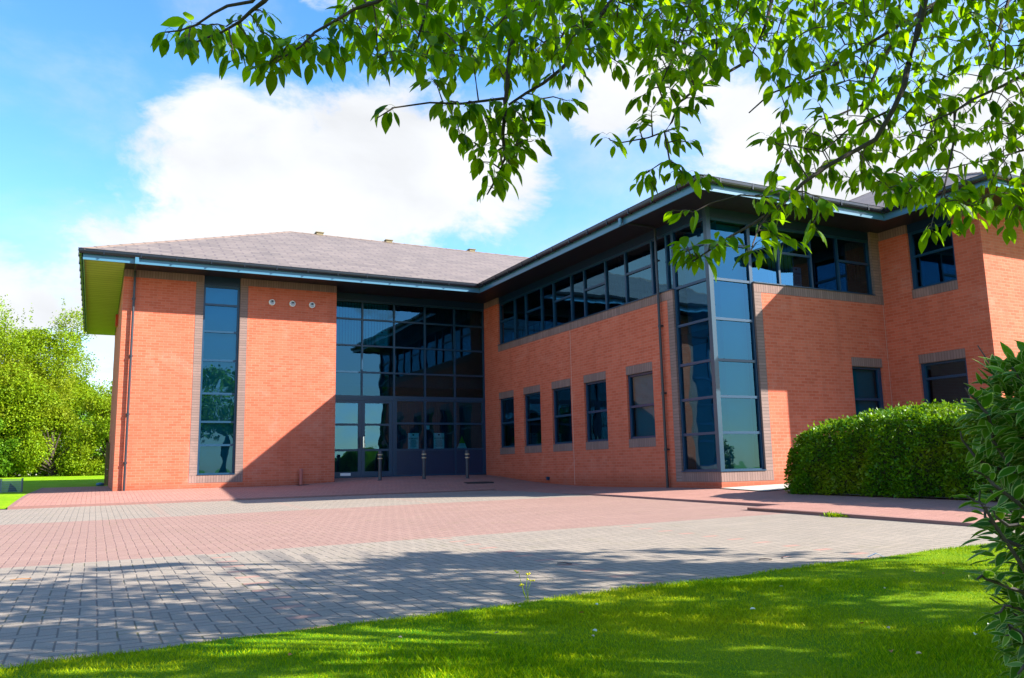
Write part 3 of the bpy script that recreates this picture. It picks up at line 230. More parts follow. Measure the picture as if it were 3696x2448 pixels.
FARNODES=[[761,-2712,575,716,-2710,601],[588,-2955,399,611,-2958,440],[501,-2564,270,512,-2580,297],[535,-2887,374,560,-2916,378],[613,-2527,274,654,-2506,276],[817,-2818,384,778,-2815,347],[716,-2710,601,721,-2748,574],[861,-2808,422,893,-2804,434],[321,-2628,553,361,-2624,565],[345,-2280,370,339,-2313,345],[391,-2336,320,422,-2292,341],[533,-2538,588,524,-2567,612],[580,-2412,578,595,-2429,601],[419,-2745,519,373,-2733,508],[393,-2732,327,397,-2693,324],[361,-2624,565,352,-2679,574],[746,-2442,609,748,-2498,604],[308,-2356,411,317,-2373,395],[949,-2389,563,977,-2430,566],[362,-2594,300,361,-2540,338],[298,-2828,485,328,-2826,485],[248,-2392,368,230,-2401,407],[929,-2722,517,943,-2690,530],[846,-2631,581,830,-2609,610],[490,-2275,369,450,-2264,363],[747,-2921,403,778,-2890,415],[960,-2340,507,934,-2327,497],[233,-2712,480,244,-2739,451],[321,-2420,336,342,-2470,358],[441,-2905,476,432,-2856,470],[652,-2728,618,662,-2703,585],[896,-2296,483,888,-2256,467],[514,-2633,326,529,-2610,313],[485,-2767,386,470,-2814,391],[767,-2615,325,742,-2594,325],[361,-2722,341,393,-2732,327],[348,-2692,487,321,-2719,469],[813,-2898,533,783,-2878,542],[232,-2490,518,266,-2445,531],[812,-2227,433,854,-2226,447],[608,-2909,451,570,-2905,458],[1010,-2345,513,960,-2340,507],[237,-2495,387,262,-2480,368],[714,-2774,363,669,-2761,326],[495,-2498,618,463,-2539,611],[703,-2196,380,696,-2198,402],[314,-2313,460,330,-2326,427],[1048,-2507,478,1059,-2473,460],[437,-2347,365,442,-2385,354],[625,-2990,465,611,-2958,440],[929,-2805,493,960,-2771,501],[1017,-2574,365,978,-2551,370],[978,-2551,370,943,-2517,359],[704,-2578,611,724,-2605,631],[689,-2442,621,714,-2427,607],[933,-2591,423,959,-2559,432],[252,-2670,400,277,-2684,430],[312,-2628,495,346,-2622,490],[436,-2488,278,439,-2495,307],[964,-2584,554,964,-2594,503],[698,-2176,355,703,-2196,380],[311,-2550,498,267,-2531,531],[577,-2244,321,594,-2247,295],[349,-2548,370,361,-2540,338],[463,-2539,611,483,-2566,607],[789,-2262,318,756,-2256,313],[556,-2651,281,519,-2676,296],[439,-2801,492,453,-2771,476],[331,-2694,439,349,-2654,447],[452,-2642,345,483,-2618,328],[262,-2480,368,306,-2457,392],[854,-2258,456,817,-2268,465],[845,-2508,570,879,-2513,537],[619,-2865,493,580,-2906,498],[307,-2560,572,321,-2585,585],[347,-2363,424,317,-2373,395],[584,-2551,275,613,-2527,274],[753,-2848,364,767,-2878,368],[948,-2463,435,990,-2444,435],[629,-2931,373,626,-2890,378],[315,-2751,524,337,-2736,509],[701,-2853,556,695,-2869,524],[740,-2645,285,694,-2641,276],[836,-2426,300,876,-2406,314],[942,-2787,367,911,-2766,339],[912,-2678,524,879,-2659,517],[988,-2583,453,1032,-2583,428],[1021,-2641,381,1045,-2611,389],[1002,-2413,392,1051,-2433,385],[439,-2740,580,402,-2720,557],[399,-2476,343,380,-2455,357],[525,-2790,586,539,-2747,608],[219,-2515,538,232,-2490,518],[306,-2457,392,310,-2433,399],[996,-2503,365,962,-2480,353],[932,-2642,372,953,-2646,413],[867,-2368,530,894,-2342,519],[198,-2634,441,226,-2617,453],[467,-2906,383,498,-2924,370],[590,-2714,551,579,-2672,569],[601,-2505,629,567,-2530,637],[280,-2349,464,314,-2313,460],[953,-2646,413,912,-2666,419],[483,-2566,607,473,-2572,571],[778,-2654,282,740,-2645,285],[473,-2878,428,467,-2906,383],[475,-2422,608,508,-2449,610],[846,-2768,554,873,-2740,557],[860,-2345,367,866,-2336,308],[486,-2741,533,452,-2716,545],[969,-2647,567,972,-2659,540],[875,-2477,592,845,-2508,570],[244,-2739,451,257,-2747,477],[1005,-2472,480,985,-2436,493],[349,-2562,545,335,-2538,576],[589,-2891,367,626,-2890,378],[468,-2842,418,473,-2878,428],[338,-2737,421,360,-2716,436],[612,-2753,606,652,-2728,618],[1032,-2583,428,1045,-2611,389],[1007,-2479,346,996,-2503,365],[569,-2936,460,570,-2905,458],[822,-2553,328,872,-2594,334],[326,-2536,319,361,-2540,338],[482,-2837,505,493,-2811,536],[558,-2807,515,567,-2861,517],[497,-2853,401,468,-2842,418],[706,-2744,546,721,-2748,574],[567,-2530,637,549,-2562,628],[328,-2826,485,335,-2799,521],[960,-2740,493,929,-2722,517],[680,-2435,318,674,-2446,280],[1053,-2611,473,1032,-2583,428],[943,-2690,530,912,-2678,524],[742,-2594,325,713,-2579,376],[670,-2716,302,703,-2736,310],[588,-2939,539,552,-2929,535],[800,-2373,330,833,-2400,354],[694,-2641,276,709,-2608,292],[974,-2714,427,959,-2731,459],[575,-2666,626,543,-2683,595],[959,-2731,459,960,-2740,493],[969,-2449,353,962,-2480,353],[862,-2765,517,846,-2768,554],[863,-2896,479,824,-2866,523],[266,-2445,531,306,-2453,540],[677,-2254,344,680,-2289,382],[560,-2916,378,589,-2891,367],[886,-2575,593,855,-2581,563],[292,-2351,547,302,-2374,497],[562,-2462,586,608,-2471,590],[768,-2393,292,766,-2419,320],[749,-2837,547,701,-2853,556],[672,-2976,422,700,-2963,421],[879,-2659,517,913,-2627,518],[739,-2814,407,769,-2826,443],[492,-2781,324,456,-2774,349],[662,-2703,585,669,-2712,555],[755,-2955,478,732,-2956,440],[785,-2545,595,814,-2520,565],[778,-2890,415,810,-2878,434],[812,-2319,302,836,-2347,299],[799,-2665,353,854,-2656,343],[951,-2519,581,974,-2542,552],[714,-2496,289,741,-2451,299],[578,-2866,425,563,-2836,464],[975,-2409,516,946,-2373,493],[343,-2212,352,345,-2280,370],[771,-2263,359,789,-2262,318],[476,-2212,399,447,-2213,381],[900,-2708,422,869,-2700,390],[934,-2327,497,896,-2296,483],[523,-2914,475,493,-2917,488],[901,-2494,517,911,-2456,547],[385,-2539,602,359,-2493,596],[748,-2498,604,785,-2545,595],[402,-2720,557,419,-2745,519],[915,-2622,335,883,-2641,340],[427,-2613,328,452,-2642,345],[389,-2293,403,345,-2280,370],[749,-2200,317,744,-2204,357],[736,-2855,326,753,-2848,364],[560,-2895,547,552,-2929,535],[621,-2443,307,634,-2420,287],[757,-2713,323,741,-2740,308],[226,-2617,453,239,-2629,493],[452,-2716,545,439,-2740,580],[571,-2604,586,578,-2599,630],[810,-2198,359,744,-2204,357],[678,-2864,578,701,-2853,556],[741,-2740,308,703,-2736,310],[524,-2661,566,543,-2683,595],[830,-2737,344,783,-2731,319],[783,-2731,319,757,-2713,323],[830,-2609,610,818,-2583,596],[288,-2817,445,298,-2828,485],[989,-2544,485,988,-2583,453],[549,-2562,628,524,-2567,612],[836,-2347,299,800,-2373,330],[473,-2572,571,518,-2607,566],[888,-2256,467,854,-2258,456],[470,-2814,391,468,-2842,418],[703,-2736,310,716,-2691,302],[990,-2444,435,970,-2407,452],[277,-2684,430,246,-2668,456],[186,-2377,481,217,-2388,469],[626,-2890,378,632,-2888,423],[301,-2706,529,315,-2751,524],[958,-2468,498,985,-2436,493],[946,-2829,484,929,-2805,493],[574,-2479,274,604,-2467,283],[595,-2429,601,608,-2471,590],[968,-2337,544,960,-2340,507],[235,-2769,447,244,-2739,451],[559,-2803,333,508,-2818,373],[873,-2740,557,875,-2696,541],[366,-2372,532,354,-2426,554],[591,-2662,301,556,-2651,281],[1068,-2535,394,1029,-2537,416],[443,-2574,340,427,-2613,328],[359,-2493,596,335,-2538,576],[977,-2430,566,944,-2456,533],[810,-2878,434,793,-2844,430],[962,-2480,353,950,-2462,387],[575,-2691,346,591,-2662,301],[382,-2772,498,362,-2751,474],[806,-2887,394,778,-2890,415],[473,-2890,490,441,-2905,476],[913,-2627,518,944,-2646,504],[611,-2958,440,621,-2936,462],[508,-2818,373,470,-2814,391],[972,-2659,540,943,-2690,530],[232,-2337,371,238,-2326,402],[579,-2672,569,543,-2683,595],[804,-2921,422,778,-2890,415],[500,-2358,333,481,-2335,332],[524,-2567,612,483,-2566,607],[683,-2855,354,736,-2855,326],[346,-2622,490,349,-2654,447],[361,-2540,338,363,-2494,332],[879,-2513,537,901,-2494,517],[744,-2204,357,703,-2196,380],[493,-2811,536,451,-2799,523],[647,-2244,312,677,-2254,344],[211,-2499,490,232,-2490,518],[836,-2301,309,812,-2319,302],[570,-2905,458,523,-2914,475],[605,-2356,331,601,-2318,316],[970,-2297,483,934,-2327,497],[380,-2455,357,390,-2464,379],[284,-2758,531,315,-2751,524],[422,-2292,341,450,-2264,363],[216,-2269,447,227,-2300,398],[536,-2855,468,512,-2852,507],[778,-2815,347,753,-2848,364],[337,-2815,413,288,-2817,445],[891,-2799,469,929,-2805,493],[398,-2701,503,373,-2733,508],[252,-2343,494,280,-2349,464],[319,-2323,521,292,-2351,547],[396,-2355,527,366,-2372,532],[917,-2761,455,891,-2799,469],[709,-2608,292,742,-2594,325],[450,-2264,363,447,-2213,381],[732,-2956,440,743,-2954,407],[911,-2766,339,856,-2764,348],[283,-2717,483,321,-2719,469],[219,-2528,401,237,-2495,387],[580,-2422,273,593,-2432,307],[444,-2456,276,436,-2488,278],[655,-2831,472,651,-2839,503],[321,-2719,469,331,-2694,439],[335,-2538,576,307,-2560,572],[894,-2342,519,934,-2327,497],[337,-2736,509,321,-2719,469],[308,-2695,345,305,-2740,375],[1051,-2465,423,1059,-2473,460],[527,-2339,284,503,-2316,310],[681,-2506,306,714,-2496,289],[911,-2851,470,946,-2829,484],[884,-2407,358,934,-2397,370],[384,-2683,529,398,-2701,503],[1028,-2450,477,1005,-2472,480],[770,-2400,608,755,-2416,576],[724,-2605,631,759,-2629,616],[695,-2869,524,651,-2839,503],[651,-2839,503,619,-2865,493],[814,-2520,565,845,-2508,570],[866,-2336,308,836,-2347,299],[770,-2520,287,714,-2496,289],[278,-2397,380,248,-2392,368],[1093,-2513,431,1068,-2535,394],[1034,-2687,512,972,-2659,540],[912,-2666,419,900,-2708,422],[656,-2800,580,663,-2766,534],[657,-2601,316,709,-2608,292],[777,-2809,476,776,-2788,500],[288,-2392,466,280,-2349,464],[861,-2687,312,903,-2709,321],[669,-2761,326,703,-2736,310],[759,-2629,616,758,-2657,586],[674,-2446,280,723,-2426,284],[779,-2942,432,804,-2921,422],[855,-2581,563,818,-2583,596],[741,-2451,299,766,-2419,320],[948,-2272,356,883,-2277,391],[498,-2924,370,518,-2926,401],[179,-2574,407,185,-2594,431],[930,-2730,555,929,-2722,517],[563,-2822,574,525,-2790,586],[944,-2646,504,937,-2644,455],[920,-2363,390,934,-2397,370],[552,-2929,535,523,-2912,505],[453,-2674,331,452,-2642,345],[598,-2562,593,571,-2604,586],[349,-2654,447,395,-2642,443],[911,-2456,547,944,-2456,533],[903,-2709,321,947,-2720,354],[776,-2788,500,809,-2760,522],[766,-2419,320,806,-2444,337],[608,-2471,590,601,-2505,629],[551,-2485,306,574,-2479,274],[731,-2648,567,758,-2657,586],[632,-2888,423,608,-2909,451],[523,-2394,284,502,-2389,330],[217,-2388,469,243,-2394,507],[666,-2213,341,677,-2254,344],[346,-2787,369,337,-2815,413],[854,-2656,343,861,-2687,312],[453,-2771,476,428,-2749,490],[635,-2186,311,666,-2213,341],[669,-2619,568,704,-2578,611],[378,-2451,586,359,-2493,596],[518,-2926,401,560,-2916,378],[1010,-2308,407,1049,-2369,392],[809,-2760,522,846,-2768,554],[982,-2696,455,974,-2714,427],[601,-2318,316,600,-2273,326],[962,-2689,489,982,-2696,455],[1062,-2488,497,1048,-2507,478],[335,-2799,521,315,-2751,524],[413,-2252,409,389,-2293,403],[434,-2831,496,439,-2801,492],[883,-2641,340,854,-2656,343],[398,-2754,413,383,-2719,388],[387,-2681,366,383,-2719,388],[321,-2585,585,321,-2628,553],[445,-2835,386,470,-2814,391],[654,-2506,276,681,-2506,306],[257,-2747,477,283,-2717,483],[518,-2607,566,524,-2661,566],[760,-2341,295,768,-2393,292],[921,-2533,381,943,-2517,359],[1051,-2433,385,1051,-2465,423],[743,-2954,407,747,-2921,403],[823,-2460,302,836,-2426,300],[394,-2819,398,445,-2835,386],[944,-2289,463,970,-2297,483],[483,-2618,328,514,-2633,326],[451,-2799,523,439,-2801,492],[181,-2463,400,237,-2495,387],[848,-2754,441,862,-2757,387],[578,-2599,630,549,-2562,628],[875,-2696,541,879,-2659,517],[425,-2422,321,405,-2418,347],[567,-2861,517,560,-2895,547],[947,-2720,354,967,-2763,382],[756,-2256,313,749,-2200,317],[243,-2394,507,252,-2343,494],[519,-2676,296,500,-2668,326],[604,-2467,283,621,-2443,307],[629,-2758,335,669,-2761,326],[259,-2612,385,252,-2670,400],[950,-2462,387,948,-2463,435],[523,-2912,505,523,-2914,475],[704,-2915,445,732,-2956,440],[716,-2691,302,740,-2645,285],[543,-2683,595,539,-2747,608],[786,-2878,343,767,-2878,368],[700,-2963,421,732,-2956,440],[264,-2300,388,238,-2326,402],[723,-2426,284,741,-2451,299],[858,-2688,358,854,-2656,343],[447,-2213,381,413,-2252,409],[856,-2764,348,830,-2737,344],[246,-2668,456,233,-2712,480],[502,-2389,330,500,-2358,333],[565,-2616,322,529,-2610,313],[985,-2436,493,975,-2409,516],[529,-2610,313,536,-2593,357],[621,-2936,462,608,-2909,451],[451,-2507,337,470,-2496,342],[937,-2644,455,953,-2646,413],[352,-2679,574,384,-2683,529],[638,-2392,596,595,-2429,601],[1049,-2369,392,1002,-2413,392],[1059,-2473,460,1028,-2450,477],[302,-2374,497,288,-2392,466],[407,-2432,561,378,-2451,586],[767,-2878,368,806,-2887,394],[700,-2560,287,709,-2608,292],[622,-2748,295,629,-2758,335],[758,-2657,586,761,-2712,575],[417,-2830,338,445,-2829,349],[462,-2809,472,439,-2801,492],[287,-2554,388,349,-2548,370],[313,-2285,426,293,-2282,456],[534,-2840,401,497,-2853,401],[503,-2316,310,529,-2288,325],[442,-2385,354,405,-2418,347],[612,-2640,602,575,-2666,626],[593,-2432,307,621,-2443,307],[508,-2449,610,495,-2498,618],[663,-2766,534,706,-2744,546],[862,-2757,387,856,-2764,348],[783,-2878,542,749,-2837,547],[721,-2748,574,740,-2800,594],[885,-2866,385,861,-2808,422],[959,-2559,432,988,-2583,453],[669,-2712,555,706,-2744,546],[186,-2435,494,186,-2377,481],[512,-2580,297,529,-2610,313],[363,-2494,332,342,-2470,358],[727,-2788,301,741,-2740,308],[456,-2774,349,485,-2767,386],[554,-2294,306,601,-2318,316],[740,-2800,594,749,-2837,547],[893,-2804,434,891,-2799,469],[354,-2426,554,378,-2451,586],[419,-2652,549,384,-2683,529],[1008,-2466,543,977,-2430,566],[342,-2470,358,380,-2455,357],[930,-2437,324,969,-2449,353],[426,-2724,351,393,-2732,327],[373,-2733,508,337,-2736,509],[306,-2453,540,354,-2426,554],[769,-2826,443,777,-2809,476],[876,-2406,314,884,-2407,358],[430,-2183,397,447,-2213,381],[634,-2420,287,674,-2446,280],[512,-2852,507,482,-2837,505],[960,-2771,501,960,-2740,493],[456,-2637,547,419,-2652,549],[364,-2376,375,317,-2373,395],[442,-2564,306,443,-2574,340],[872,-2594,334,883,-2641,340],[397,-2693,324,387,-2681,366],[539,-2747,608,489,-2724,588],[618,-2213,355,666,-2213,341],[206,-2643,507,240,-2658,536],[661,-2355,315,663,-2379,344],[869,-2700,390,858,-2688,358],[1083,-2568,413,1068,-2535,394],[967,-2763,382,942,-2787,367],[360,-2716,436,331,-2694,439],[854,-2226,447,854,-2258,456],[1045,-2611,389,1017,-2574,365],[529,-2288,325,554,-2294,306],[330,-2326,427,347,-2363,424],[267,-2531,531,219,-2515,538],[481,-2335,332,503,-2316,310],[500,-2668,326,514,-2633,326],[527,-2956,499,523,-2912,505],[944,-2456,533,958,-2468,498],[367,-2651,339,387,-2681,366],[456,-2461,309,473,-2466,340],[580,-2906,498,570,-2905,458],[339,-2313,345,319,-2340,360],[943,-2517,359,962,-2480,353],[612,-2294,281,601,-2318,316],[514,-2616,281,529,-2610,313],[465,-2703,574,452,-2716,545],[970,-2407,452,985,-2436,493],[293,-2282,456,314,-2313,460],[255,-2685,531,301,-2706,529],[987,-2745,469,959,-2731,459],[713,-2390,292,723,-2426,284],[405,-2418,347,395,-2419,377],[445,-2829,349,445,-2835,386],[296,-2522,326,326,-2536,319],[454,-2800,416,470,-2814,391],[824,-2866,523,813,-2898,533],[432,-2856,470,434,-2831,496],[319,-2340,360,317,-2373,395],[600,-2273,326,577,-2244,321],[305,-2740,375,338,-2737,421],[493,-2917,488,473,-2890,490],[185,-2594,431,198,-2634,441],[563,-2836,464,536,-2855,468],[428,-2749,490,419,-2745,519],[594,-2247,295,647,-2244,312],[279,-2429,566,266,-2445,531],[207,-2554,485,211,-2499,490],[833,-2717,532,875,-2696,541],[695,-2757,589,721,-2748,574],[793,-2844,430,769,-2826,443],[939,-2428,394,950,-2462,387],[883,-2277,391,854,-2258,456],[974,-2542,552,964,-2584,554],[934,-2397,370,939,-2428,394],[806,-2444,337,823,-2460,302],[990,-2812,441,946,-2829,484],[818,-2583,596,785,-2545,595],[755,-2416,576,746,-2442,609],[609,-2850,329,589,-2891,367],[946,-2373,493,960,-2340,507],[339,-2674,513,348,-2692,487],[240,-2658,536,255,-2685,531],[964,-2594,503,988,-2583,453],[227,-2300,398,238,-2326,402],[714,-2427,607,746,-2442,609],[833,-2400,354,884,-2407,358],[239,-2629,493,206,-2643,507],[318,-2476,308,296,-2522,326],[383,-2719,388,360,-2716,436],[362,-2751,474,373,-2733,508],[489,-2724,588,465,-2703,574],[439,-2495,307,451,-2507,337],[1029,-2537,416,1032,-2583,428],[509,-2837,455,536,-2855,468]]
BUSH=[[[163,-2401,-15],[159,-2400,-8],[149,-2398,8],[144,-2396,12]],[[167,-2400,-5],[158,-2396,1],[153,-2394,6],[151,-2395,13]],[[172,-2397,0],[165,-2396,14],[159,-2395,26],[155,-2395,35],[151,-2394,39]],[[183,-2390,-7],[178,-2392,16],[173,-2392,34],[172,-2393,42],[173,-2394,47]],[[172,-2402,27],[166,-2401,38],[162,-2400,44]],[[151,-2410,3],[143,-2406,6],[138,-2404,10]],[[153,-2408,-15],[146,-2405,-10],[140,-2402,-7],[136,-2400,-6]],[[159,-2404,-19],[153,-2402,-16],[149,-2400,-14],[147,-2398,-16]],[[154,-2406,-29],[149,-2404,-23],[145,-2403,-18],[144,-2402,-20]],[[178,-2396,7],[168,-2392,16],[159,-2389,22],[156,-2388,28]],[[188,-2392,18],[179,-2388,25],[169,-2385,33]],[[197,-2382,-33],[191,-2384,-2],[186,-2387,28],[184,-2389,44]],[[166,-2401,-26],[162,-2404,6],[157,-2407,32]],[[156,-2407,-27],[150,-2404,-26],[147,-2402,-29]],[[162,-2404,2],[150,-2400,15],[145,-2398,18]]]
# ---------------------------------------------------------------- object helpers
COL=scene.collection
def tag(o,label=None,cat=None,group=None,kind=None):
    if label: o['label']=label
    if cat: o['category']=cat
    if group: o['group']=group
    if kind: o['kind']=kind
    return o
def empty(name,loc=(0,0,0)):
    o=bpy.data.objects.new(name,None); COL.objects.link(o); o.location=loc; return o
class MB:
    """collects faces with uvs in metres and builds one mesh object"""
    def __init__(s): s.v=[];s.f=[];s.uv=[];s.mi=[];s.sm=[]
    def quad(s,P,uv=None,mi=0,sm=False):
        b=len(s.v); s.v+= [tuple(p) for p in P]; s.f.append(tuple(range(b,b+len(P))))
        if uv is None:
            a=Vector(P[1])-Vector(P[0]); c=Vector(P[-1])-Vector(P[0]); n=a.cross(c); n=(abs(n[0]),abs(n[1]),abs(n[2])); m=n.index(max(n))
            uv=[(p[1],p[2]) if m==0 else (p[0],p[2]) if m==1 else (p[0],p[1]) for p in P]
        s.uv+=[tuple(q) for q in uv]; s.mi.append(mi); s.sm.append(sm)
    def box(s,a,b,mi=0,uvo=None):
        (x0,y0,z0),(x1,y1,z1)=a,b
        if x0>x1:x0,x1=x1,x0
        if y0>y1:y0,y1=y1,y0
        if z0>z1:z0,z1=z1,z0
        o=uvo or (0,0,0)
        for P in [[(x0,y0,z0),(x1,y0,z0),(x1,y0,z1),(x0,y0,z1)],[(x1,y1,z0),(x0,y1,z0),(x0,y1,z1),(x1,y1,z1)],[(x0,y1,z0),(x0,y0,z0),(x0,y0,z1),(x0,y1,z1)],
                  [(x1,y0,z0),(x1,y1,z0),(x1,y1,z1),(x1,y0,z1)],[(x0,y0,z1),(x1,y0,z1),(x1,y1,z1),(x0,y1,z1)],[(x0,y1,z0),(x1,y1,z0),(x1,y0,z0),(x0,y0,z0)]]:
            m=[len(set(p[i] for p in P))==1 for i in range(3)]
            uv=[(p[1]-o[1],p[2]-o[2]) if m[0] else (p[0]-o[0],p[2]-o[2]) if m[1] else (p[0]-o[0],p[1]-o[1]) for p in P]
            s.quad(P,uv,mi)
    def tube(s,pts,rs,n=8,mi=0,cap=True):
        pts=[Vector(p) for p in pts]; rings=[]
        for i,p in enumerate(pts):
            d=(pts[min(i+1,len(pts)-1)]-pts[max(i-1,0)])
            if d.length<1e-6: d=Vector((0,0,1))
            d.normalize(); a=d.cross(Vector((0,0,1)) if abs(d.z)<.9 else Vector((1,0,0))).normalized(); b=d.cross(a)
            r=rs[i] if isinstance(rs,(list,tuple)) else rs
            rings.append([p+a*math.cos(6.28318*k/n)*r+b*math.sin(6.28318*k/n)*r for k in range(n)])
        for i in range(len(rings)-1):
            for k in range(n):
                s.quad([rings[i][k],rings[i+1][k],rings[i+1][(k+1)%n],rings[i][(k+1)%n]],[(k/n,i),(k/n,i+1),((k+1)/n,i+1),((k+1)/n,i)],mi,True)
        if cap:
            for r_ in (rings[0],rings[-1]): s.quad(r_,[(0,0)]*n,mi)
    def lathe(s,c,prof,n=20,mi=0):
        for (r0,z0),(r1,z1) in zip(prof[:-1],prof[1:]):
            for k in range(n):
                a,b=6.28318*k/n,6.28318*(k+1)/n
                P=[(c[0]+r0*math.cos(a),c[1]+r0*math.sin(a),c[2]+z0),(c[0]+r0*math.cos(b),c[1]+r0*math.sin(b),c[2]+z0),(c[0]+r1*math.cos(b),c[1]+r1*math.sin(b),c[2]+z1),(c[0]+r1*math.cos(a),c[1]+r1*math.sin(a),c[2]+z1)]
                s.quad(P,[(0,0)]*4,mi,True)
    def build(s,name,mats,parent=None,merge=False,origin=None):
        me=bpy.data.meshes.new(name); org=Vector(origin) if origin is not None else Vector((0,0,0))
        par=Vector((0,0,0))
        me.from_pydata([tuple(Vector(v)-org) for v in s.v],[],s.f); uvl=me.uv_layers.new(name='UVMap')
        uvl.data.foreach_set('uv',np.array(s.uv,dtype=np.float32).ravel())
        for m in (mats if isinstance(mats,(list,tuple)) else [mats]): me.materials.append(m)
        me.polygons.foreach_set('material_index',s.mi); me.polygons.foreach_set('use_smooth',s.sm); me.update()
        o=bpy.data.objects.new(name,me); COL.objects.link(o)
        if parent is not None:
            o.parent=parent
            # parts are modelled in world coordinates: undo every ancestor's offset
            off=Vector((0,0,0)); q=parent
            while q is not None: off+=q.location; q=q.parent
            o.location=org-off
        else: o.location=org
        return o
def npmesh(name,V,Fc,mat,uv=None,parent=None,smooth=False):
    """V (n,3), Fc (m,k) numpy"""
    me=bpy.data.meshes.new(name); k=Fc.shape[1]
    me.vertices.add(len(V)); me.vertices.foreach_set('co',V.astype(np.float32).ravel())
    me.loops.add(Fc.size); me.loops.foreach_set('vertex_index',Fc.astype(np.int32).ravel())
    me.polygons.add(len(Fc)); me.polygons.foreach_set('loop_start',np.arange(0,Fc.size,k,dtype=np.int32)); me.polygons.foreach_set('loop_total',np.full(len(Fc),k,dtype=np.int32))
    if smooth: me.polygons.foreach_set('use_smooth',np.ones(len(Fc),dtype=bool))
    if uv is not None:
        l=me.uv_layers.new(name='UVMap'); l.data.foreach_set('uv',uv[Fc.ravel()].astype(np.float32).ravel())
    me.update(calc_edges=True); me.validate(); me.materials.append(mat)
    o=bpy.data.objects.new(name,me); COL.objects.link(o)
    if parent is not None:
        o.parent=parent; off=Vector((0,0,0)); q=parent
        while q is not None: off+=q.location; q=q.parent
        o.location=-off
    return o
# ---------------------------------------------------------------- ground heights
GT=[(-50,-.75),(0,-.68),(5,-.65),(7.6,-.62),(12.4,-.55),(15,-.51),(18,-.46),(22,-.43),(27,-.40),(400,-.40)]
FH=Vector((F.x,F.y)).normalized()
def zroad(x,y):
    s=(x-CAM.x)*FH.x+(y-CAM.y)*FH.y
    return np.interp(s,[g[0] for g in GT],[g[1] for g in GT])
def rbf(ctrl):
    P=np.array(ctrl,float); n=len(P); d=np.linalg.norm(P[:,None,:2]-P[None,:,:2],axis=2)
    K=np.where(d>0,d*d*np.log(d+1e-9),0)*1.0+np.eye(n)*.02; A=np.zeros((n+3,n+3)); A[:n,:n]=K; A[:n,n]=1; A[:n,n+1:]=P[:,:2]; A[n,:n]=1; A[n+1:,:n]=P[:,:2].T
    w=np.linalg.solve(A,np.concatenate([P[:,2],[0,0,0]]))
    def f(x,y):
        x=np.asarray(x,float); y=np.asarray(y,float); d=np.sqrt((x[...,None]-P[:,0])**2+(y[...,None]-P[:,1])**2); K=np.where(d>0,d*d*np.log(d+1e-9),0)
        return K@w[:n]+w[n]+w[n+1]*x+w[n+2]*y
    return f
zwalk=rbf([(-2.1,-4.4,-.41),(0,-4.4,-.41),(3,-4.4,-.405),(6,-4.4,-.40),(8,-4.4,-.40),(9.55,-4.6,-.40),(0,0,-.215),(2.6,0,-.2),(5.1,0,-.18),(-2.1,0,-.27),(6.2,.9,-.03),(7.5,.9,-.02),(9,.9,-.02),(10.5,.9,-.02),(11.78,.9,-.035),
 (7,-1.5,-.10),(8.5,-1.5,-.095),(10,-1.5,-.11),(11.78,-.58,-.115),(11.78,-1.7,-.2),(11.78,-3.3,-.29),(11.78,-5,-.342),(11.78,-8,-.36),(11.78,-11.2,-.352),(9.55,-9,-.425),(9.55,-12,-.455),(9.55,-15.2,-.485),(8.7,-15.2,-.50),(8.65,-19.5,-.565),(12,-13,-.40),(11.7,-17,-.45),
 (-2,8,-.17),(0,8,-.17),(0,4,-.2),(-2.1,4,-.22),(13.8,-11.2,-.315),(16,-11.2,-.30),(6.17,0,-.125),(12,-20,-.5),(8.65,-24,-.61),(14,-20,-.5),(16,-14,-.33)])
zleft=rbf([(-2.1,-4.4,-.45),(-2.1,0,-.275),(-2,8,-.175),(-3,4,-.22),(0,16,0),(0,26,.22),(-10,26,.22),(-20,26,.22),(-20,0,-.3),(-20,-5,-.47),(-8,-4.4,-.465),(-14,-4.4,-.47),(-8,4,-.22),(0,45,.3),(-30,45,.3),(-8,14,-.02),(8,26,.2),(8,45,.3),(-40,0,-.3),(-40,30,.2)])
def sheet(name,x0,x1,y0,y1,fn,step,mat,dz=0,xs=None,ys=None,**kw):
    xs=np.linspace(x0,x1,max(2,int(round((x1-x0)/step))+1)) if xs is None else np.array(xs); ys=np.linspace(y0,y1,max(2,int(round((y1-y0)/step))+1)) if ys is None else np.array(ys)
    X,Y=np.meshgrid(xs,ys); Z=fn(X,Y)+dz; V=np.stack([X,Y,Z],-1).reshape(-1,3); nx=len(xs)
    i=np.arange(len(ys)-1)[:,None]*nx+np.arange(nx-1)[None]; Fc=np.stack([i,i+1,i+1+nx,i+nx],-1).reshape(-1,4)
    o=npmesh(name,V,Fc,mat,uv=V[:,:2].copy(),smooth=True); tag(o,kind='structure',**kw); return o
sheet('ground',-400,400,-300,600,lambda x,y:-1.2+0*x,20,M_LAWN2)
flat=lambda x,y: zroad(x,y)
sheet('road',-60,9.7,-9.6,-4.1,flat,.6,M_PGREY)
sheet('road_red_band',-60,9.7,-16.15,-9.6,flat,.6,M_PRED)
sheet('road_near',-60,9.7,-21.6,-16.15,flat,.6,M_PGREY)
zl=lambda x,y: zroad(x,y)+.012+.012*np.sin(x*1.7+y)*np.cos(y*1.3)
lawn_edge=lambda x: -20.72+.062*(np.clip(x,-12,9)+.8)+.02*np.sin(x*3.1)+.012*np.sin(x*9.3)
lw=sheet('lawn',-40,30,0,1,lambda x,y:0*x,1,M_LAWN,xs=np.arange(-40,30.01,.2),ys=1-np.linspace(0,1,40)**2.2)
co=np.zeros(len(lw.data.vertices)*3,np.float32); lw.data.vertices.foreach_get('co',co); co=co.reshape(-1,3); ex=lawn_edge(co[:,0]); co[:,1]=ex-(1-co[:,1])*40; co[:,2]=zl(co[:,0],co[:,1]); lw.data.vertices.foreach_set('co',co.ravel()); lw.data.update()
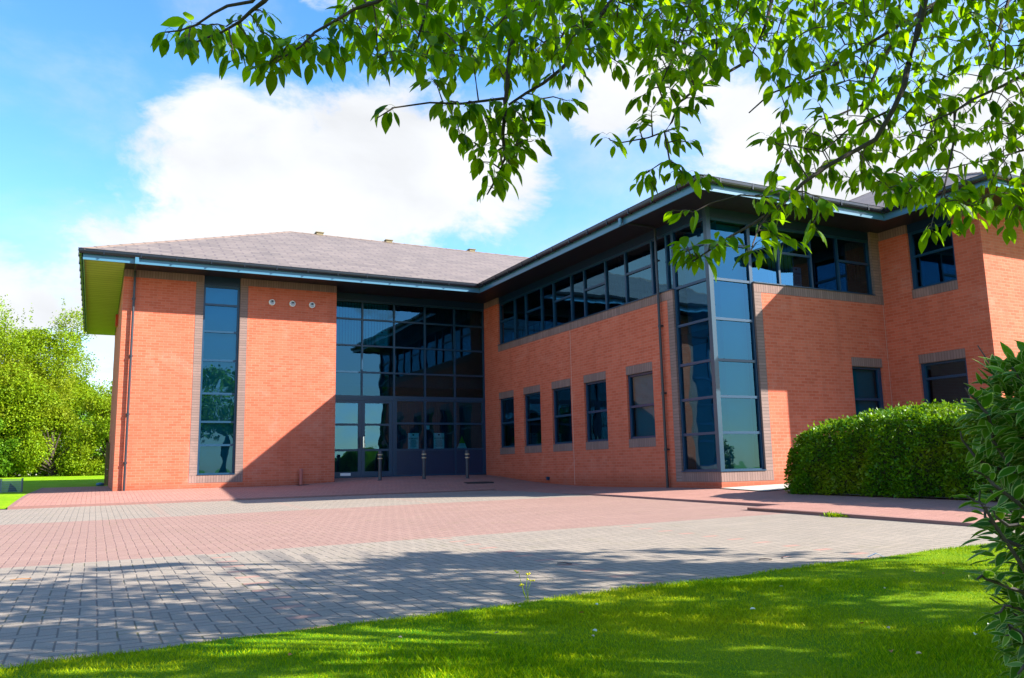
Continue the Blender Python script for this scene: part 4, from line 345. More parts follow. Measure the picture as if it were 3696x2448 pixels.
sheet('grass_verge',-90,-2.1,-4.35,60,zleft,.6,M_LAWN2,dz=.0)
sheet('grass_bank',-2.1,60,8.4,60,zleft,1.0,M_LAWN2)
sheet('footway',-2.1,11.9,-4.42,.96,zwalk,.25,M_WALK)
sheet('footway_side',-2.1,.1,.96,8.4,zwalk,.35,M_WALK)
sheet('footway_beside_wing',9.55,11.9,-15.2,-4.42,zwalk,.25,M_WALK)
sheet('footway_by_hedge',8.72,16.5,-26,-15.2,zwalk,.3,M_WALK)
sheet('footway_corner',11.9,17.6,-15.2,-11.0,zwalk,.3,M_WALK)
sheet('concrete_path',11.72,17.5,-12.55,-11.24,zwalk,.3,M_CONC,dz=.02)
# kerb faces
def kerb(pts,w,dz):
    m=MB()
    for (x0,y0),(x1,y1) in zip(pts[:-1],pts[1:]):
        L_=math.hypot(x1-x0,y1-y0); n=max(1,int(L_/.9)); nx,ny=-(y1-y0)/L_,(x1-x0)/L_
        for i in range(n):
            a,b=i/n,(i+1)/n; ax,ay,bx,by=x0+(x1-x0)*a,y0+(y1-y0)*a,x0+(x1-x0)*b,y0+(y1-y0)*b
            za,zb=float(zwalk(ax,ay))+dz,float(zwalk(bx,by))+dz
            q=[(ax,ay),(bx,by),(bx+nx*w,by+ny*w),(ax+nx*w,ay+ny*w)]; zt=[za,zb,zb,za]
            T=[(p[0],p[1],z) for p,z in zip(q,zt)]; B=[(p[0],p[1],-1.1) for p in q]
            m.quad(T)
            for k in range(4): m.quad([B[k],B[(k+1)%4],T[(k+1)%4],T[k]])
    return tag(m.build('kerb',M_KERB),kind='structure')
kerb([(-2.1,-4.42),(9.55,-4.42)],.09,.006)
kerb([(9.55,-4.42),(9.52,-15.2),(8.78,-15.25)],.09,.004)
kerb([(8.76,-15.25),(8.62,-26)],.11,.006)
kerb([(-2.1,8.4),(-2.1,-4.4)],.08,.004)
# ---------------------------------------------------------------- office building
H=6.075; E_=1.047; XB=11.782; YC=-11.23; XD=17.552; YE=-13.977; G=.894; XA=6.166; WD=11.64
office=empty('office_building',(0,0,-.21))
tag(office,'two storey L-shaped red brick office with slate hipped roof, blue-grey eaves and dark glazed entrance','building')
class PL:
    """facade plane: u along the wall, d into the building"""
    def __init__(s,ax,off): s.ax=ax; s.off=off
    def p(s,u,d,z): return (u,s.off+d,z) if s.ax=='Y' else (s.off+d,u,z)
    def box(s,m,u0,u1,d0,d1,z0,z1,mi=0,uvo=None):
        m.box(s.p(u0,d0,z0),s.p(u1,d1,z1),mi,uvo)
    def rect(s,m,u0,u1,z0,z1,d=0,mi=0,uvo=(0,0)):
        # face looks outward (-y or -x)
        P=[s.p(u0,d,z0),s.p(u1,d,z0),s.p(u1,d,z1),s.p(u0,d,z1)]; U_=[(u0-uvo[0],z0-uvo[1]),(u1-uvo[0],z0-uvo[1]),(u1-uvo[0],z1-uvo[1]),(u0-uvo[0],z1-uvo[1])]
        if s.ax=='X': P=P[::-1]; U_=U_[::-1]
        m.quad(P,U_,mi)
def wall(pl,u0,u1,z0,z1,holes,name='wall',mat=None,rev=.25):
    us=sorted(set([u0,u1]+[min(max(h[i],u0),u1) for h in holes for i in (0,1)])); zs=sorted(set([z0,z1]+[min(max(h[i],z0),z1) for h in holes for i in (2,3)]))
    def hole(i,j):
        if not(0<=i<len(us)-1 and 0<=j<len(zs)-1): return None
        c=(us[i]+us[i+1])/2; d=(zs[j]+zs[j+1])/2
        return any(h[0]<c<h[1] and h[2]<d<h[3] for h in holes)
    m=MB()
    for i in range(len(us)-1):
        for j in range(len(zs)-1):
            if hole(i,j): continue
            pl.rect(m,us[i],us[i+1],zs[j],zs[j+1])
            for di,dj,e in ((-1,0,0),(1,0,1),(0,-1,2),(0,1,3)):
                if hole(i+di,j+dj):
                    if e<2:
                        u=us[i] if e==0 else us[i+1]; m.quad([pl.p(u,0,zs[j]),pl.p(u,rev,zs[j]),pl.p(u,rev,zs[j+1]),pl.p(u,0,zs[j+1])],[(0,zs[j]),(rev,zs[j]),(rev,zs[j+1]),(0,zs[j+1])])
                    else:
                        z=zs[j] if e==2 else zs[j+1]; m.quad([pl.p(us[i],0,z),pl.p(us[i+1],0,z),pl.p(us[i+1],rev,z),pl.p(us[i],rev,z)],[(us[i],0),(us[i+1],0),(us[i+1],rev),(us[i],rev)])
    return m.build(name,mat or M_BRICK,office)
def band(pl,u0,u1,z0,z1,name,mat,parent=None,dep=.2):
    m=MB(); pl.box(m,u0,u1,-.003,dep,z0,z1,0,uvo=(u0,u0,z0)); return m.build(name,mat,parent or office)
PA=PL('Y',0); PB=PL('X',XB); PC=PL('Y',YC); PD=PL('X',XD); PE=PL('Y',YE); PG=PL('Y',G); PS=PL('X',0)
# --- walls
S0,S1,W0,W1=1.942,3.437,2.167,3.212
wa=wall(PA,0,XA,-.9,H,[(W0,W1,.17,H),(S0,S1,-.055,.17),(S0,W0,.17,5.85),(W1,S1,.17,5.85),(0,W0,5.85,H),(W1,XA,5.85,H)])
BW=[(-1.335,-.23),(-3.15,-2.03),(-4.99,-3.87),(-6.845,-5.71),(-8.94,-7.80)]
hb=[(-9.888,-.23,4.378,H),(-9.888,-.23,4.153,4.378),(-9.888,-9.663,-.21,4.153),(YC,-9.888,.015,H),(YC,-9.888,-.21,.015),(-.23,G+.06,5.85,H)]
for a,b in BW: hb+=[(a,b,.635,2.74)]
wb=wall(PB,YC,G+.06,-.9,H,hb)
wc=wall(PC,XB,XD,-.9,H,[(XB,13.1,.015,H),(13.1,17.25,4.378,H),(13.1,XD,4.153,4.378),(13.1,13.325,.015,4.153),(XB,13.325,-.21,.015),(17.25,XD,4.378,H),(16.17,17.27,.635,2.74)])
wdd=wall(PD,YE,YC,-.9,H,[(-13.29,-12.07,4.153,H),(-13.29,-12.07,.635,2.74),(YE,-13.29,5.85,H),(-12.07,YC,5.85,H)])
we=wall(PE,XD,32,-.9,H,[(XD,32,5.85,H)])
ws=wall(PS,0,WD,-.9,H,[(0,WD,5.85,H)])
m=MB()   # return wall into the entrance, and the rear of the block
m.quad([(XA,0,-.9),(XA,1.2,-.9),(XA,1.2,H),(XA,0,H)]); m.quad([(0,WD,-.9),(0,WD,H),(24,WD,H),(24,WD,-.9)]); m.quad([(24,WD,-.9),(24,WD,H),(24,-11,H),(24,-11,-.9)]); m.quad([(32,YE,-.9),(32,YE,H),(32,-2,H),(32,-2,-.9)]); m.quad([(32,-2,-.9),(32,-2,H),(24,-2,H),(24,-2,-.9)])
m.build('rear_wall',M_BRICK,office)
# --- brown brick dressings
band(PA,0,W0,5.85,H,'soldier_course',M_SOLD,wa); band(PA,W1,XA,5.85,H,'soldier_course',M_SOLD,wa)
band(PA,S0,S1,-.055,.17,'soldier_course',M_SOLD,wa); band(PA,S0,W0,.17,5.85,'window_surround',M_QUOIN,wa); band(PA,W1,S1,.17,5.85,'window_surround',M_QUOIN,wa)
band(PB,-9.888,-.23,4.153,4.378,'sill_band',M_SOLD,wb); band(PB,-9.888,-9.663,-.21,4.153,'window_surround',M_QUOIN,wb); band(PB,YC+.001,-9.888,-.21,.015,'soldier_course',M_SOLD,wb); band(PB,-.23,G+.06,5.85,H,'soldier_course',M_SOLD,wb)
band(PC,13.1,XD-.001,4.153,4.378,'sill_band',M_SOLD,wc); band(PC,13.1,13.325,.015,4.153,'window_surround',M_QUOIN,wc); band(PC,XB+.002,13.325,-.21,.015,'soldier_course',M_SOLD,wc); band(PC,17.25,XD-.001,4.378,H,'window_surround',M_QUOIN,wc)
band(PD,YE+.001,-13.29,5.85,H,'soldier_course',M_SOLD,wdd); band(PD,-12.07,YC,5.85,H,'soldier_course',M_SOLD,wdd); band(PE,XD+.002,32,5.85,H,'soldier_course',M_SOLD,we); band(PS,.205,WD,5.85,H,'soldier_course',M_SOLD,ws)
m=MB(); PB.box(m,-5.06,-5.04,-.0025,.02,-.32,4.152); m.build('expansion_joint',plain('mastic',(.5,.3,.24),.8),wb)
m=MB(); PC.box(m,17.50,17.515,-.0025,.02,-.3,4.152); m.build('expansion_joint',bpy.data.materials['mastic'],wc)
# --- glazing
def blinds(pl,u0,u1,z0,z1,d,mat,parent,step=.085,gap=0):
    m=MB(); u=u0
    if mat is M_BLIND and z0<1: pl.rect(m,u0,u1,z0,z1,d); return m.build('blind',mat,parent)
    while u<u1-.01:
        e=min(u+step*.93,u1); k=random.uniform(.012,.035); P=[pl.p(u,d,z0),pl.p(e,d+k,z0),pl.p(e,d+k,z1),pl.p(u,d,z1)]; m.quad(P); u+=step
    return m.build('blind',mat,parent)
def glazing(pl,name,us,zs,d=.07,w=.06,mat=None,gl=None,bl=None,skip=(),trans=None,top=None,parent=None,bd=.16,ends=(.06,.06),solid=()):
    """frame grid: us mullion centres (first and last are jambs), zs transom centres; trans[i] lists transoms crossing bay i"""
    m=MB(); z0,z1=zs[0],zs[-1]
    for i,u in enumerate(us):
        a=u if i==0 else u-w/2; b=u+w/2 if i<len(us)-1 else u
        if i==0: b=u+ends[0]
        if i==len(us)-1: a=u-ends[1]
        pl.box(m,a,b,d,d+.09,z0,z1)
    pn=MB(); sl=MB()
    for i in range(len(us)-1):
        a=us[i]+(ends[0] if i==0 else w/2); b=us[i+1]-(ends[1] if i==len(us)-2 else w/2)
        cross=[z0]+list((trans[i] if trans else zs[1:-1]))+[z1]
        for j,z in enumerate(cross):
            za,zb=(z,z+.055) if j==0 else (z-.055,z) if j==len(cross)-1 else (z-w*.5,z+w*.5)
            pl.box(m,a,b,d+.006,d+.085,za,zb)
        for j in range(len(cross)-1):
            (sl if (i,j) in solid else pn)
            q=sl if (i,j) in solid else pn
            pl.rect(q,a-.01,b+.01,cross[j]+.01,cross[j+1]-.01,d+(.03 if q is sl else .045)+.0003*i+.0002*j)
    o=m.build(name,mat or M_FRAME,parent or office)
    if pn.f: pn.build('pane',gl or M_GLASS,o)
    if sl.f: sl.build('panel',M_PANEL,o)
    if bl: blinds(pl,us[0]+.03,us[-1]-.03,z0+.06,z1-.05,d+bd,bl,o)
    return o
def headpanel(pl,u0,u1,z0,z1,d,parent):
    m=MB(); pl.box(m,u0,u1,d,d+.1,z0,z1); m.build('head_panel',M_PANEL,parent)
# tall window in the left wing
o=glazing(PA,'window',[W0,W1],[.17,1.03,1.71,2.545,3.535,4.40,5.22,5.80],d=.10,bl=M_BLIND); headpanel(PA,W0,W1,5.801,H,.09,o)
m=MB(); PA.box(m,W0+.001,W1-.001,-.02,.1,.171,.195); m.build('sill_flashing',M_FRAME,o)
# upper ribbon of the long side wing
rb=[-9.888,-8.96,-7.84,-6.90,-5.80,-5.06,-4.0,-3.22,-2.15,-1.36,-.23]; rb=[-9.888,-9.62,-9.02,-7.86,-6.90,-5.79,-5.06,-4.0,-3.23,-2.16,-1.36,-.23]
tr=[[],[],[5.2],[],[5.2],[],[5.2],[],[5.2],[],[5.2]]
o=glazing(PB,'ribbon_window',rb,[4.378,5.85],trans=tr,bl=None,gl=M_GLASSD); headpanel(PB,-9.888,-.23,5.851,H,.06,o)
m=MB(); PB.box(m,-9.88,-.24,-.03,.1,4.3785,4.40); m.build('sill_flashing',M_FRAME,o); blinds(PB,-9.8,-6.0,4.4,5.8,.9,M_BLINDD,o); blinds(PB,-3.1,-.3,4.4,4.85,.5,M_BLIND,o,step=.4)
for a,b in BW:
    o=glazing(PB,'window',[a,b],[.86,1.685,2.515],d=.06,bl=M_BLINDD if a>-7 else M_BLIND,ends=(.07,.07)); band(PB,a,b,.635,.86,'window_sill',M_SOLD,o); band(PB,a,b,2.515,2.74,'lintel',M_SOLD,o)
# glazed corner bay (both faces) and ribbon on the end wall
zb=[.015,.872,1.68,2.51,3.46,4.39]
o=glazing(PB,'corner_window',[-11.15,-9.888],zb+[5.25,5.85],d=.05,bl=M_BLIND,gl=M_GLASSD,ends=(.005,.06),bd=.35); headpanel(PB,-11.15,-9.888,5.851,H,.045,o)
o2=glazing(PC,'corner_window',[11.86,13.1],zb+[5.25,5.85],d=.05,bl=M_BLIND,ends=(.02,.055),bd=.25); headpanel(PC,11.86,13.1,5.851,H,.045,o2)
m=MB(); m.box((XB+.012,YC+.012,.015),(XB+.13,YC+.13,H)); m.build('corner_post',plain('pale_blue_grey_post',(.022,.055,.085),.3,.08,3),office)
m=MB(); m.box((XB-.025,YC-.025,.0155),(13.095,YC+.05,.04)); m.box((XB-.0255,YC+.051,.0155),(XB+.05,-9.893,.0402)); m.build('sill_flashing',M_FRAME,office)
o=glazing(PC,'ribbon_window',[13.1,14.04,15.125,16.08,17.25],[4.378,5.85],trans=[[],[5.22],[],[5.22]],bl=None,gl=M_GLASSD); headpanel(PC,13.1,17.25,5.851,H,.06,o)
m=MB(); PC.box(m,13.11,17.24,-.03,.1,4.3785,4.40); m.build('sill_flashing',M_FRAME,o); blinds(PC,14.2,15.1,4.45,5.8,.6,M_BLIND,o,.14); blinds(PC,16.5,17.2,4.45,5.8,.3,M_BLINDD,o,.1)
o=glazing(PC,'window',[16.17,17.27],[.86,1.70,2.515],d=.06,bl=M_BLIND,ends=(.05,.12)); band(PC,16.17,17.27,.635,.86,'window_sill',M_SOLD,o); band(PC,16.17,17.27,2.515,2.74,'lintel',M_SOLD,o)
o=glazing(PD,'window',[-13.29,-12.07],[4.378,5.22,5.85],d=.06,gl=M_GLASSD,ends=(.07,.09)); band(PD,-13.29,-12.07,4.153,4.378,'window_sill',M_SOLD,o); headpanel(PD,-13.29,-12.07,5.851,H,.05,o)
o=glazing(PD,'window',[-13.29,-12.07],[.86,2.13,2.515],d=.06,gl=M_GLASSD,ends=(.07,.10)); band(PD,-13.29,-12.07,.635,.86,'window_sill',M_SOLD,o); band(PD,-13.29,-12.07,2.515,2.74,'lintel',M_SOLD,o)
# entrance screen: two storeys of glass over the doors
mu=[XA,7.29,8.405,9.52,10.63,XB-.001]
o=glazing(PG,'entrance_screen',mu,[2.60,3.43,4.32,5.21,5.85],d=.0,w=.055,gl=M_GLASS,bl=None,ends=(.05,.05)); headpanel(PG,XA,XB-.001,5.851,H,-.02,o)
blinds(PG,XA+.1,8.3,4.4,5.8,.2,M_BLIND,o,.1); blinds(PG,8.5,11.7,4.35,5.8,.2,M_BLINDD,o,.1)
m=MB(); PG.box(m,XA,XB-.002,-.012,.1,2.545,2.599); m.build('transom',M_FRAME,o)
o=glazing(PG,'side_screen',[8.42,9.52,10.63,XB-.001],[-.02,.86,1.74,2.544],d=.0,w=.065,ends=(.08,.12),gl=M_CLEAR,bl=M_BLINDD,solid=[(0,0),(1,0),(2,0)],bd=.12)
doorframe=MB(); PG.box(doorframe,8.34,8.415,-.01,.1,-.03,2.543); PG.box(doorframe,XA+.001,XA+.04,-.01,.1,-.03,2.543); PG.box(doorframe,XA+.041,8.339,-.008,.1,2.485,2.543); PG.box(doorframe,XA+.04,8.339,-.05,.12,-.06,-.008); doorframe.build('door_frame',M_FRAME,office)
for a,b,hs in ((XA+.045,7.283,1),(7.287,8.335,-1)):
    m=MB(); PG.box(m,a,a+.11,.0,.055,.0,2.48); PG.box(m,b-.11,b,.0,.055,.0,2.48)
    for z0,z1 in ((.0,.17),(.83,.90),(1.66,1.73),(2.40,2.48)): PG.box(m,a+.11,b-.11,.004,.05,z0,z1)
    d=m.build('door',M_FRAME,office); m=MB()
    for z0,z1 in ((.16,.84),(.89,1.67),(1.72,2.41)): PG.rect(m,a+.10,b-.10,z0,z1,.03)
    m.build('pane',M_CLEAR,d)
    m=MB(); u=b-.055 if hs>0 else a+.055; PG.box(m,u-.018,u+.018,-.05,-.02,.95,1.3); PG.box(m,u-.012,u+.012,-.02,.0,1.0,1.03); PG.box(m,u-.012,u+.012,-.02,.0,1.22,1.25); m.build('handle',M_PIPE if hs>0 else M_CHROME,d)
    if hs>0: m=MB(); PG.box(m,6.59,6.93,-.006,.0,.045,.13); m.build('letter_plate',M_WHITE,d)
    else: m=MB(); PG.box(m,7.325,7.405,-.03,.0,.93,1.09); m.build('lock_plate',plain('cream_plastic',(.6,.58,.42),.5),d)
m=MB(); PG.box(m,9.57,9.68,.05,.08,1.545,1.68); m.build('card_reader',M_WHITE,o)
# --- dark interior: floors and a core wall so that windows look into rooms
m=MB()
for z in (-.15,3.0,5.98): m.box((.3,1.3,z),(23.8,11.4,z+(.3 if 0<z<5 else .06))); m.box((12.1,-10.9,z+.001),(23.8,1.299,z+(.301 if 0<z<5 else .061))); 
m.box((.4,4.2,-.1),(23.8,4.35,5.97)); m.box((15.2,-8,-.1),(15.35,4.2,5.97)); m.box((12.2,-7.2,-.1),(23,-7.05,5.97)); m.box((17.9,-13.6,-.1),(18.0,-11,5.97)); m.box((19.3,-13.7,-.1),(19.4,-11,5.97))
m.build('interior',M_ROOM,office)
# --- soffit
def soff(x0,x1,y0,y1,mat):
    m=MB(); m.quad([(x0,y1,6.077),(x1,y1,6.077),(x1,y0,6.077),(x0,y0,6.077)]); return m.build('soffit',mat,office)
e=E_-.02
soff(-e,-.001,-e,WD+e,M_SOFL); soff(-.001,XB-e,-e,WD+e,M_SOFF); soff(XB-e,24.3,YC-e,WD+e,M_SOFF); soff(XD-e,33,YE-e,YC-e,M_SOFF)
# --- eaves: fascia and gutter swept round the plan
path=[(-E_,WD+E_),(-E_,-E_),(XB-E_,-E_),(XB-E_,YC-E_),(XD-E_,YC-E_),(XD-E_,YE-E_),(33,YE-E_)]
def sweep(path,prof,name,mat,closed=False,sm=False,parent=None):
    n=len(path); nor=[]
    for a,b in zip(path[:-1],path[1:]):
        L_=math.hypot(b[0]-a[0],b[1]-a[1]); nor.append(((b[1]-a[1])/L_,-(b[0]-a[0])/L_))
        rings=[]
    for i,p in enumerate(path):
        if i==0: o=nor[0]
        elif i==n-1: o=nor[-1]
        else: o=(nor[i-1][0]+nor[i][0],nor[i-1][1]+nor[i][1])
        rings.append([(p[0]+o[0]*q,p[1]+o[1]*q,z) for q,z in prof])
    m=MB(); k=len(prof)
    for i in range(n-1):
        for j in range(k if closed else k-1):
            jj=(j+1)%k; m.quad([rings[i][j],rings[i+1][j],rings[i+1][jj],rings[i][jj]],sm=sm)
    if closed: m.quad(rings[0]); m.quad(rings[-1])
    return m,name,mat,parent
# path runs down the left eave, so the outward side is to its right: normals computed for that
def outw(path): return path
m,*_=sweep(path,[(0,6.0),(0,6.195),(-.03,6.195),(-.03,6.0)],'fascia',M_FASCIA,closed=True); m.build('fascia',M_FASCIA,office)
gp=[(.004,6.285),(.004,6.20)]+[(.06-.056*math.cos(t),6.225-.078*math.sin(t)) for t in np.linspace(.2,math.pi-.1,7)]+[(.118,6.27),(.122,6.285),(.108,6.287),(.104,6.24),(.06,6.17),(.012,6.24),(.010,6.285)]
m,*_=sweep(path,gp,'gutter',M_GUTTER,closed=True,sm=False)
for a,b in zip(path[:-1],path[1:]):
    L_=math.hypot(b[0]-a[0],b[1]-a[1]); nx,ny=-(b[1]-a[1])/L_,(b[0]-a[0])/L_; s_=.5
    while s_<L_-.3:
        x,y=a[0]+(b[0]-a[0])*s_/L_,a[1]+(b[1]-a[1])*s_/L_; tx,ty=(b[0]-a[0])/L_*.025,(b[1]-a[1])/L_*.025
        X=[x-tx+nx*-.0,x+tx+nx*-.128*-1*0]; 
        ox,oy=-nx,-ny
        m.box((x-tx*.5,y-ty*.5,6.15),(x+tx*.5+ox*.125,y+ty*.5+oy*.125,6.289)); s_+=.92 if nx else .92
gut=m.build('gutter',M_GUTTER,office)
# --- downpipes
def pipe(x,y,nx,ny,z0):
    m=MB(); ox,oy=nx*.08,ny*.08
    m.tube([(x+ox,y+oy,z0),(x+ox,y+oy,5.95),(x+ox,y+oy,6.02)],.034,10); q=1.0
    m.tube([(x+ox,y+oy,6.03),(x+ox+nx*.25,y+oy+ny*.25,6.06),(x+nx*1.0,y+ny*1.0,6.055),(x+nx*1.05,y+ny*1.05,6.1)],.032,10)
    o=m.build('downpipe',M_PIPE,office)
    for z in (.55,1.9,3.55,5.2):
        m=MB()
        m.lathe((x+ox,y+oy,z),[(.034,-.03),(.044,-.03),(.044,.03),(.034,.03)],12); m.box((x-(.05 if nx==0 else 0),y-(.05 if ny==0 else 0),z-.015),(x+(.05 if nx==0 else nx*.05),y+(.05 if ny==0 else ny*.05),z+.015))
        m.build('pipe_bracket',M_PIPE,o)
    m=MB()
    m.box((x+nx*1.05-.05,y+ny*1.05-.05,5.98),(x+nx*1.19+.05,y+ny*1.19+.05,6.20)); m.build('gutter_outlet',M_FASCIA,o); return o
pipe(.28,0,0,-1,-.21); pipe(XB,-9.42,-1,0,-.36)
# --- hipped roofs
def hip(x0,x1,y0,y1,z0=6.283,s=.455,axis='X'):
    m=MB(); h=(y1-y0)/2 if axis=='X' else (x1-x0)/2; zr=z0+h*s; L_=math.sqrt(1+s*s)
    c=[(x0,y0,z0),(x1,y0,z0),(x1,y1,z0),(x0,y1,z0)]
    if axis=='X': r0,r1=(x0+h,(y0+y1)/2,zr),(x1-h,(y0+y1)/2,zr)
    else: r0,r1=((x0+x1)/2,y0+h,zr),((x0+x1)/2,y1-h,zr)
    def uv(P,ax): 
        return [(p[0] if ax=='x' else p[1],((p[2]-z0)/s)*L_) for p in P]
    if axis=='X': fs=[([c[0],c[1],r1,r0],'x'),([c[2],c[3],r0,r1],'x'),([c[3],c[0],r0],'y'),([c[1],c[2],r1],'y')]
    else: fs=[([c[0],c[1],r0],'x'),([c[1],c[2],r1,r0],'y'),([c[2],c[3],r1],'x'),([c[3],c[0],r0,r1],'y')]
    for P,a in fs: m.quad(P,uv(P,a))
    # slate thickness at the eaves
    for k in range(4):
        a,b=c[k],c[(k+1)%4]; m.quad([(a[0],a[1],z0-.02),(b[0],b[1],z0-.02),b,a])
    o=m.build('roof',M_SLATE,office); t=MB(); n=0
    for a,b in [(r0,r1)]+([(c[0],r0),(c[3],r0)] if axis=='X' else [(c[0],r0),(c[1],r0)])+([(c[1],r1),(c[2],r1)] if axis=='X' else [(c[2],r1),(c[3],r1)]):
        a,b=Vector(a),Vector(b); d=(b-a).length; k=int(d/.45)
        for i in range(k):
            p,q=a.lerp(b,i/k),a.lerp(b,(i+.97)/k); hr=(b-a).normalized(); sd_=hr.cross(Vector((0,0,1))).normalized(); up=sd_.cross(hr)
            P=[]; prof=[(-.12,-.045),(-.07,.0),(0,.022),(.07,.0),(.12,-.045)]
            for (u0,w0),(u1,w1) in zip(prof[:-1],prof[1:]): t.quad([p+sd_*u0+up*w0,q+sd_*u0+up*(w0-.006),q+sd_*u1+up*(w1-.006),p+sd_*u1+up*w1],sm=True)
    t.build('ridge_tile',M_RIDGE,o); return o,zr
e=E_+.06
ro,zr=hip(-e,24.4,-e,WD+e); hip(XB-e,24.46,YC-e,WD+e-.1,axis='Y'); hip(XD-e,34,YE-e,2,z0=6.284)
for x in (6.97,9.82,13.55):
    m=MB(); m.box((x-.13,WD/2-.11,zr-.03),(x+.13,WD/2+.11,zr+.06)); m.box((x-.16,WD/2-.14,zr+.06),(x+.16,WD/2+.14,zr+.09)); m.build('ridge_vent',M_VENT,ro)
# --- small fittings
for x in (4.143,4.767,5.375):
    m=MB(); z=5.385; n=20
    def ring(r,y): return [(x+r*math.cos(6.283*k/n),y,z+r*math.sin(6.283*k/n)) for k in range(n)]
    rs=[ring(.095,0),ring(.095,-.05),ring(.085,-.065),ring(.07,-.06)]
    for a,b in zip(rs[:-1],rs[1:]):
        for k in range(n): m.quad([a[k],a[(k+1)%n],b[(k+1)%n],b[k]],sm=True)
    o=m.build('wall_lamp',M_WHITE,office); m=MB(); r=ring(.07,-.055); m.quad(r[::-1]); m.build('lamp_glass',plain('lamp_glass',(.35,.35,.36),.12,.3,30) if x<4.2 else bpy.data.materials['lamp_glass'],o)
    m=MB(); m.box((x-.02,-.075,z+.005),(x+.035,-.05,z+.06)); m.build('lamp_bulb',M_PIPE,o)
m=MB(); m.box((-.09,5.7,5.35),(.0,6.0,5.75)); m.build('alarm_box',M_ALARM,office)
m=MB(); m.box((XB-.06,-3.6,-.2),(XB,-3.49,-.1)); m.build('wall_vent',M_FRAME,office)
# ---------------------------------------------------------------- notices in the glazing
def words(txt,size,mat,org,parent,ax='Y'):
    c=bpy.data.curves.new('lettering','FONT'); c.body=txt; c.size=size; c.align_x='CENTER'; c.extrude=.0008
    o=bpy.data.objects.new('lettering',c); COL.objects.link(o); dg=bpy.context.evaluated_depsgraph_get(); me=bpy.data.meshes.new_from_object(o.evaluated_get(dg)); bpy.data.objects.remove(o)
    me.materials.clear(); me.materials.append(mat); t=bpy.data.objects.new('lettering',me); COL.objects.link(t); t.parent=parent; t.location=org; t.rotation_euler=(math.pi/2,0,0); return t
def notice(x,y,z,w,h,label,group=None):
    r=empty('warning_notice',(x,y,z)); tag(r,label,'notice',group)
    m=MB(); m.box((x,y,z),(x+w,y+.004,z+h)); m.build('sheet',M_PAPER,r)
    m=MB()
    c=x+w/2; m.box((x+.12*w,y-.0015,z+.60*h),(x+.88*w,y-.0003,z+.605*h)); m.box((x+.12*w,y-.0015,z+.70*h),(x+.88*w,y-.0003,z+.705*h)); m.box((x+.12*w,y-.0015,z+.6055*h),(x+.13*w,y-.0003,z+.6995*h)); m.box((x+.87*w,y-.0015,z+.6055*h),(x+.88*w,y-.0003,z+.6995*h)); m.build('box_outline',M_INK,r)
    m=MB()   # badge: a shield with a cap
    P=[(c-.05*w-.02,z+.93*h),(c+.05*w+.02,z+.93*h),(c+.05*w+.015,z+.87*h),(c,z+.83*h),(c-.05*w-.015,z+.87*h)]; m.quad([(a,y-.001,b) for a,b in P]); m.build('badge',M_INK,r)
    words('WARNING',.075*h/.52,M_INK,(w/2,-.001,.618*h),r)
    m=MB(); rr=random.Random(int(x*100))
    for k in range(8):
        ww=w*rr.uniform(.5,.78); zz=z+h*(.54-.055*k); m.box((c-ww/2,y-.0012,zz-.006),(c+ww/2,y-.0002,zz+.003))
    m.build('small_print',M_INK,r); return r
notice(8.909,G+.056,.885,.385,.53,'x')
bpy.data.objects['warning_notice']['label']='white WARNING notice low behind the glass, the one nearer the entrance doors'
notice(9.835,G+.056,.885,.39,.535,'white WARNING notice low behind the glass, beside the green triangular card')
notice(7.79,G+.056,4.36,.385,.51,'white WARNING notice upstairs behind the glass above the entrance doors')
notice(14.516,YC+.16,4.45,.335,.48,'white WARNING notice in the upstairs ribbon window near the glazed corner')
r=empty('triangular_card',(10.9,G+.056,.89)); tag(r,'lime green and white triangular card standing behind the ground floor glass','notice')
m=MB(); y=G+.056; m.quad([(10.703,y,.892),(11.075,y,.892),(11.0,y,1.06),(10.778,y,1.06)]); m.build('white_base',M_PAPER,r)
m=MB(); m.quad([(10.778,y,1.061),(11.0,y,1.061),(10.89,y,1.33)]); m.build('green_top',M_LIME,r)
m=MB(); 
for k in range(5): m.box((10.89-.07-.008*k,y-.002,1.14-.04*k),(10.89+.07+.008*k,y-.0005,1.146-.04*k))
m.build('small_print',M_INK,r)
# ---------------------------------------------------------------- bollards
def bollard():
    r=empty('bollard'); m=MB()
    m.lathe((0,0,0),[(.075,-.1),(.075,.0),(.052,.02),(.052,.62),(.068,.63),(.068,.66),(.058,.67),(.058,.73),(.068,.74),(.068,.77),(.06,.78),(.06,.84),(.05,.87),(.03,.885),(.0,.89)],20); m.build('post',M_BOLL,r)
    m=MB(); m.lathe((0,0,0),[(.0685,.632),(.0705,.635),(.0705,.655),(.0685,.658)],20); m.build('band',M_BAND,r)
    m=MB(); m.lathe((0,0,0),[(.0685,.742),(.0705,.745),(.0705,.765),(.0685,.768)],20); m.build('band',M_BAND,r); return r
b0=bollard()
for i,(x,y,l) in enumerate([(7.15,-1.5,'slim dark bollard with two brass bands, nearest the entrance doors'),(8.55,-1.5,'slim dark bollard with two brass bands, middle one of the three'),(10.0,-1.5,'slim dark bollard with two brass bands, beside the drain cover')]):
    b=b0
    if i:
        b=b0.copy(); COL.objects.link(b)
        for ch in b0.children: c=ch.copy(); COL.objects.link(c); c.parent=b
    b.location=(x,y,float(zwalk(x,y))); tag(b,l,'bollard','bollards in front of the entrance')
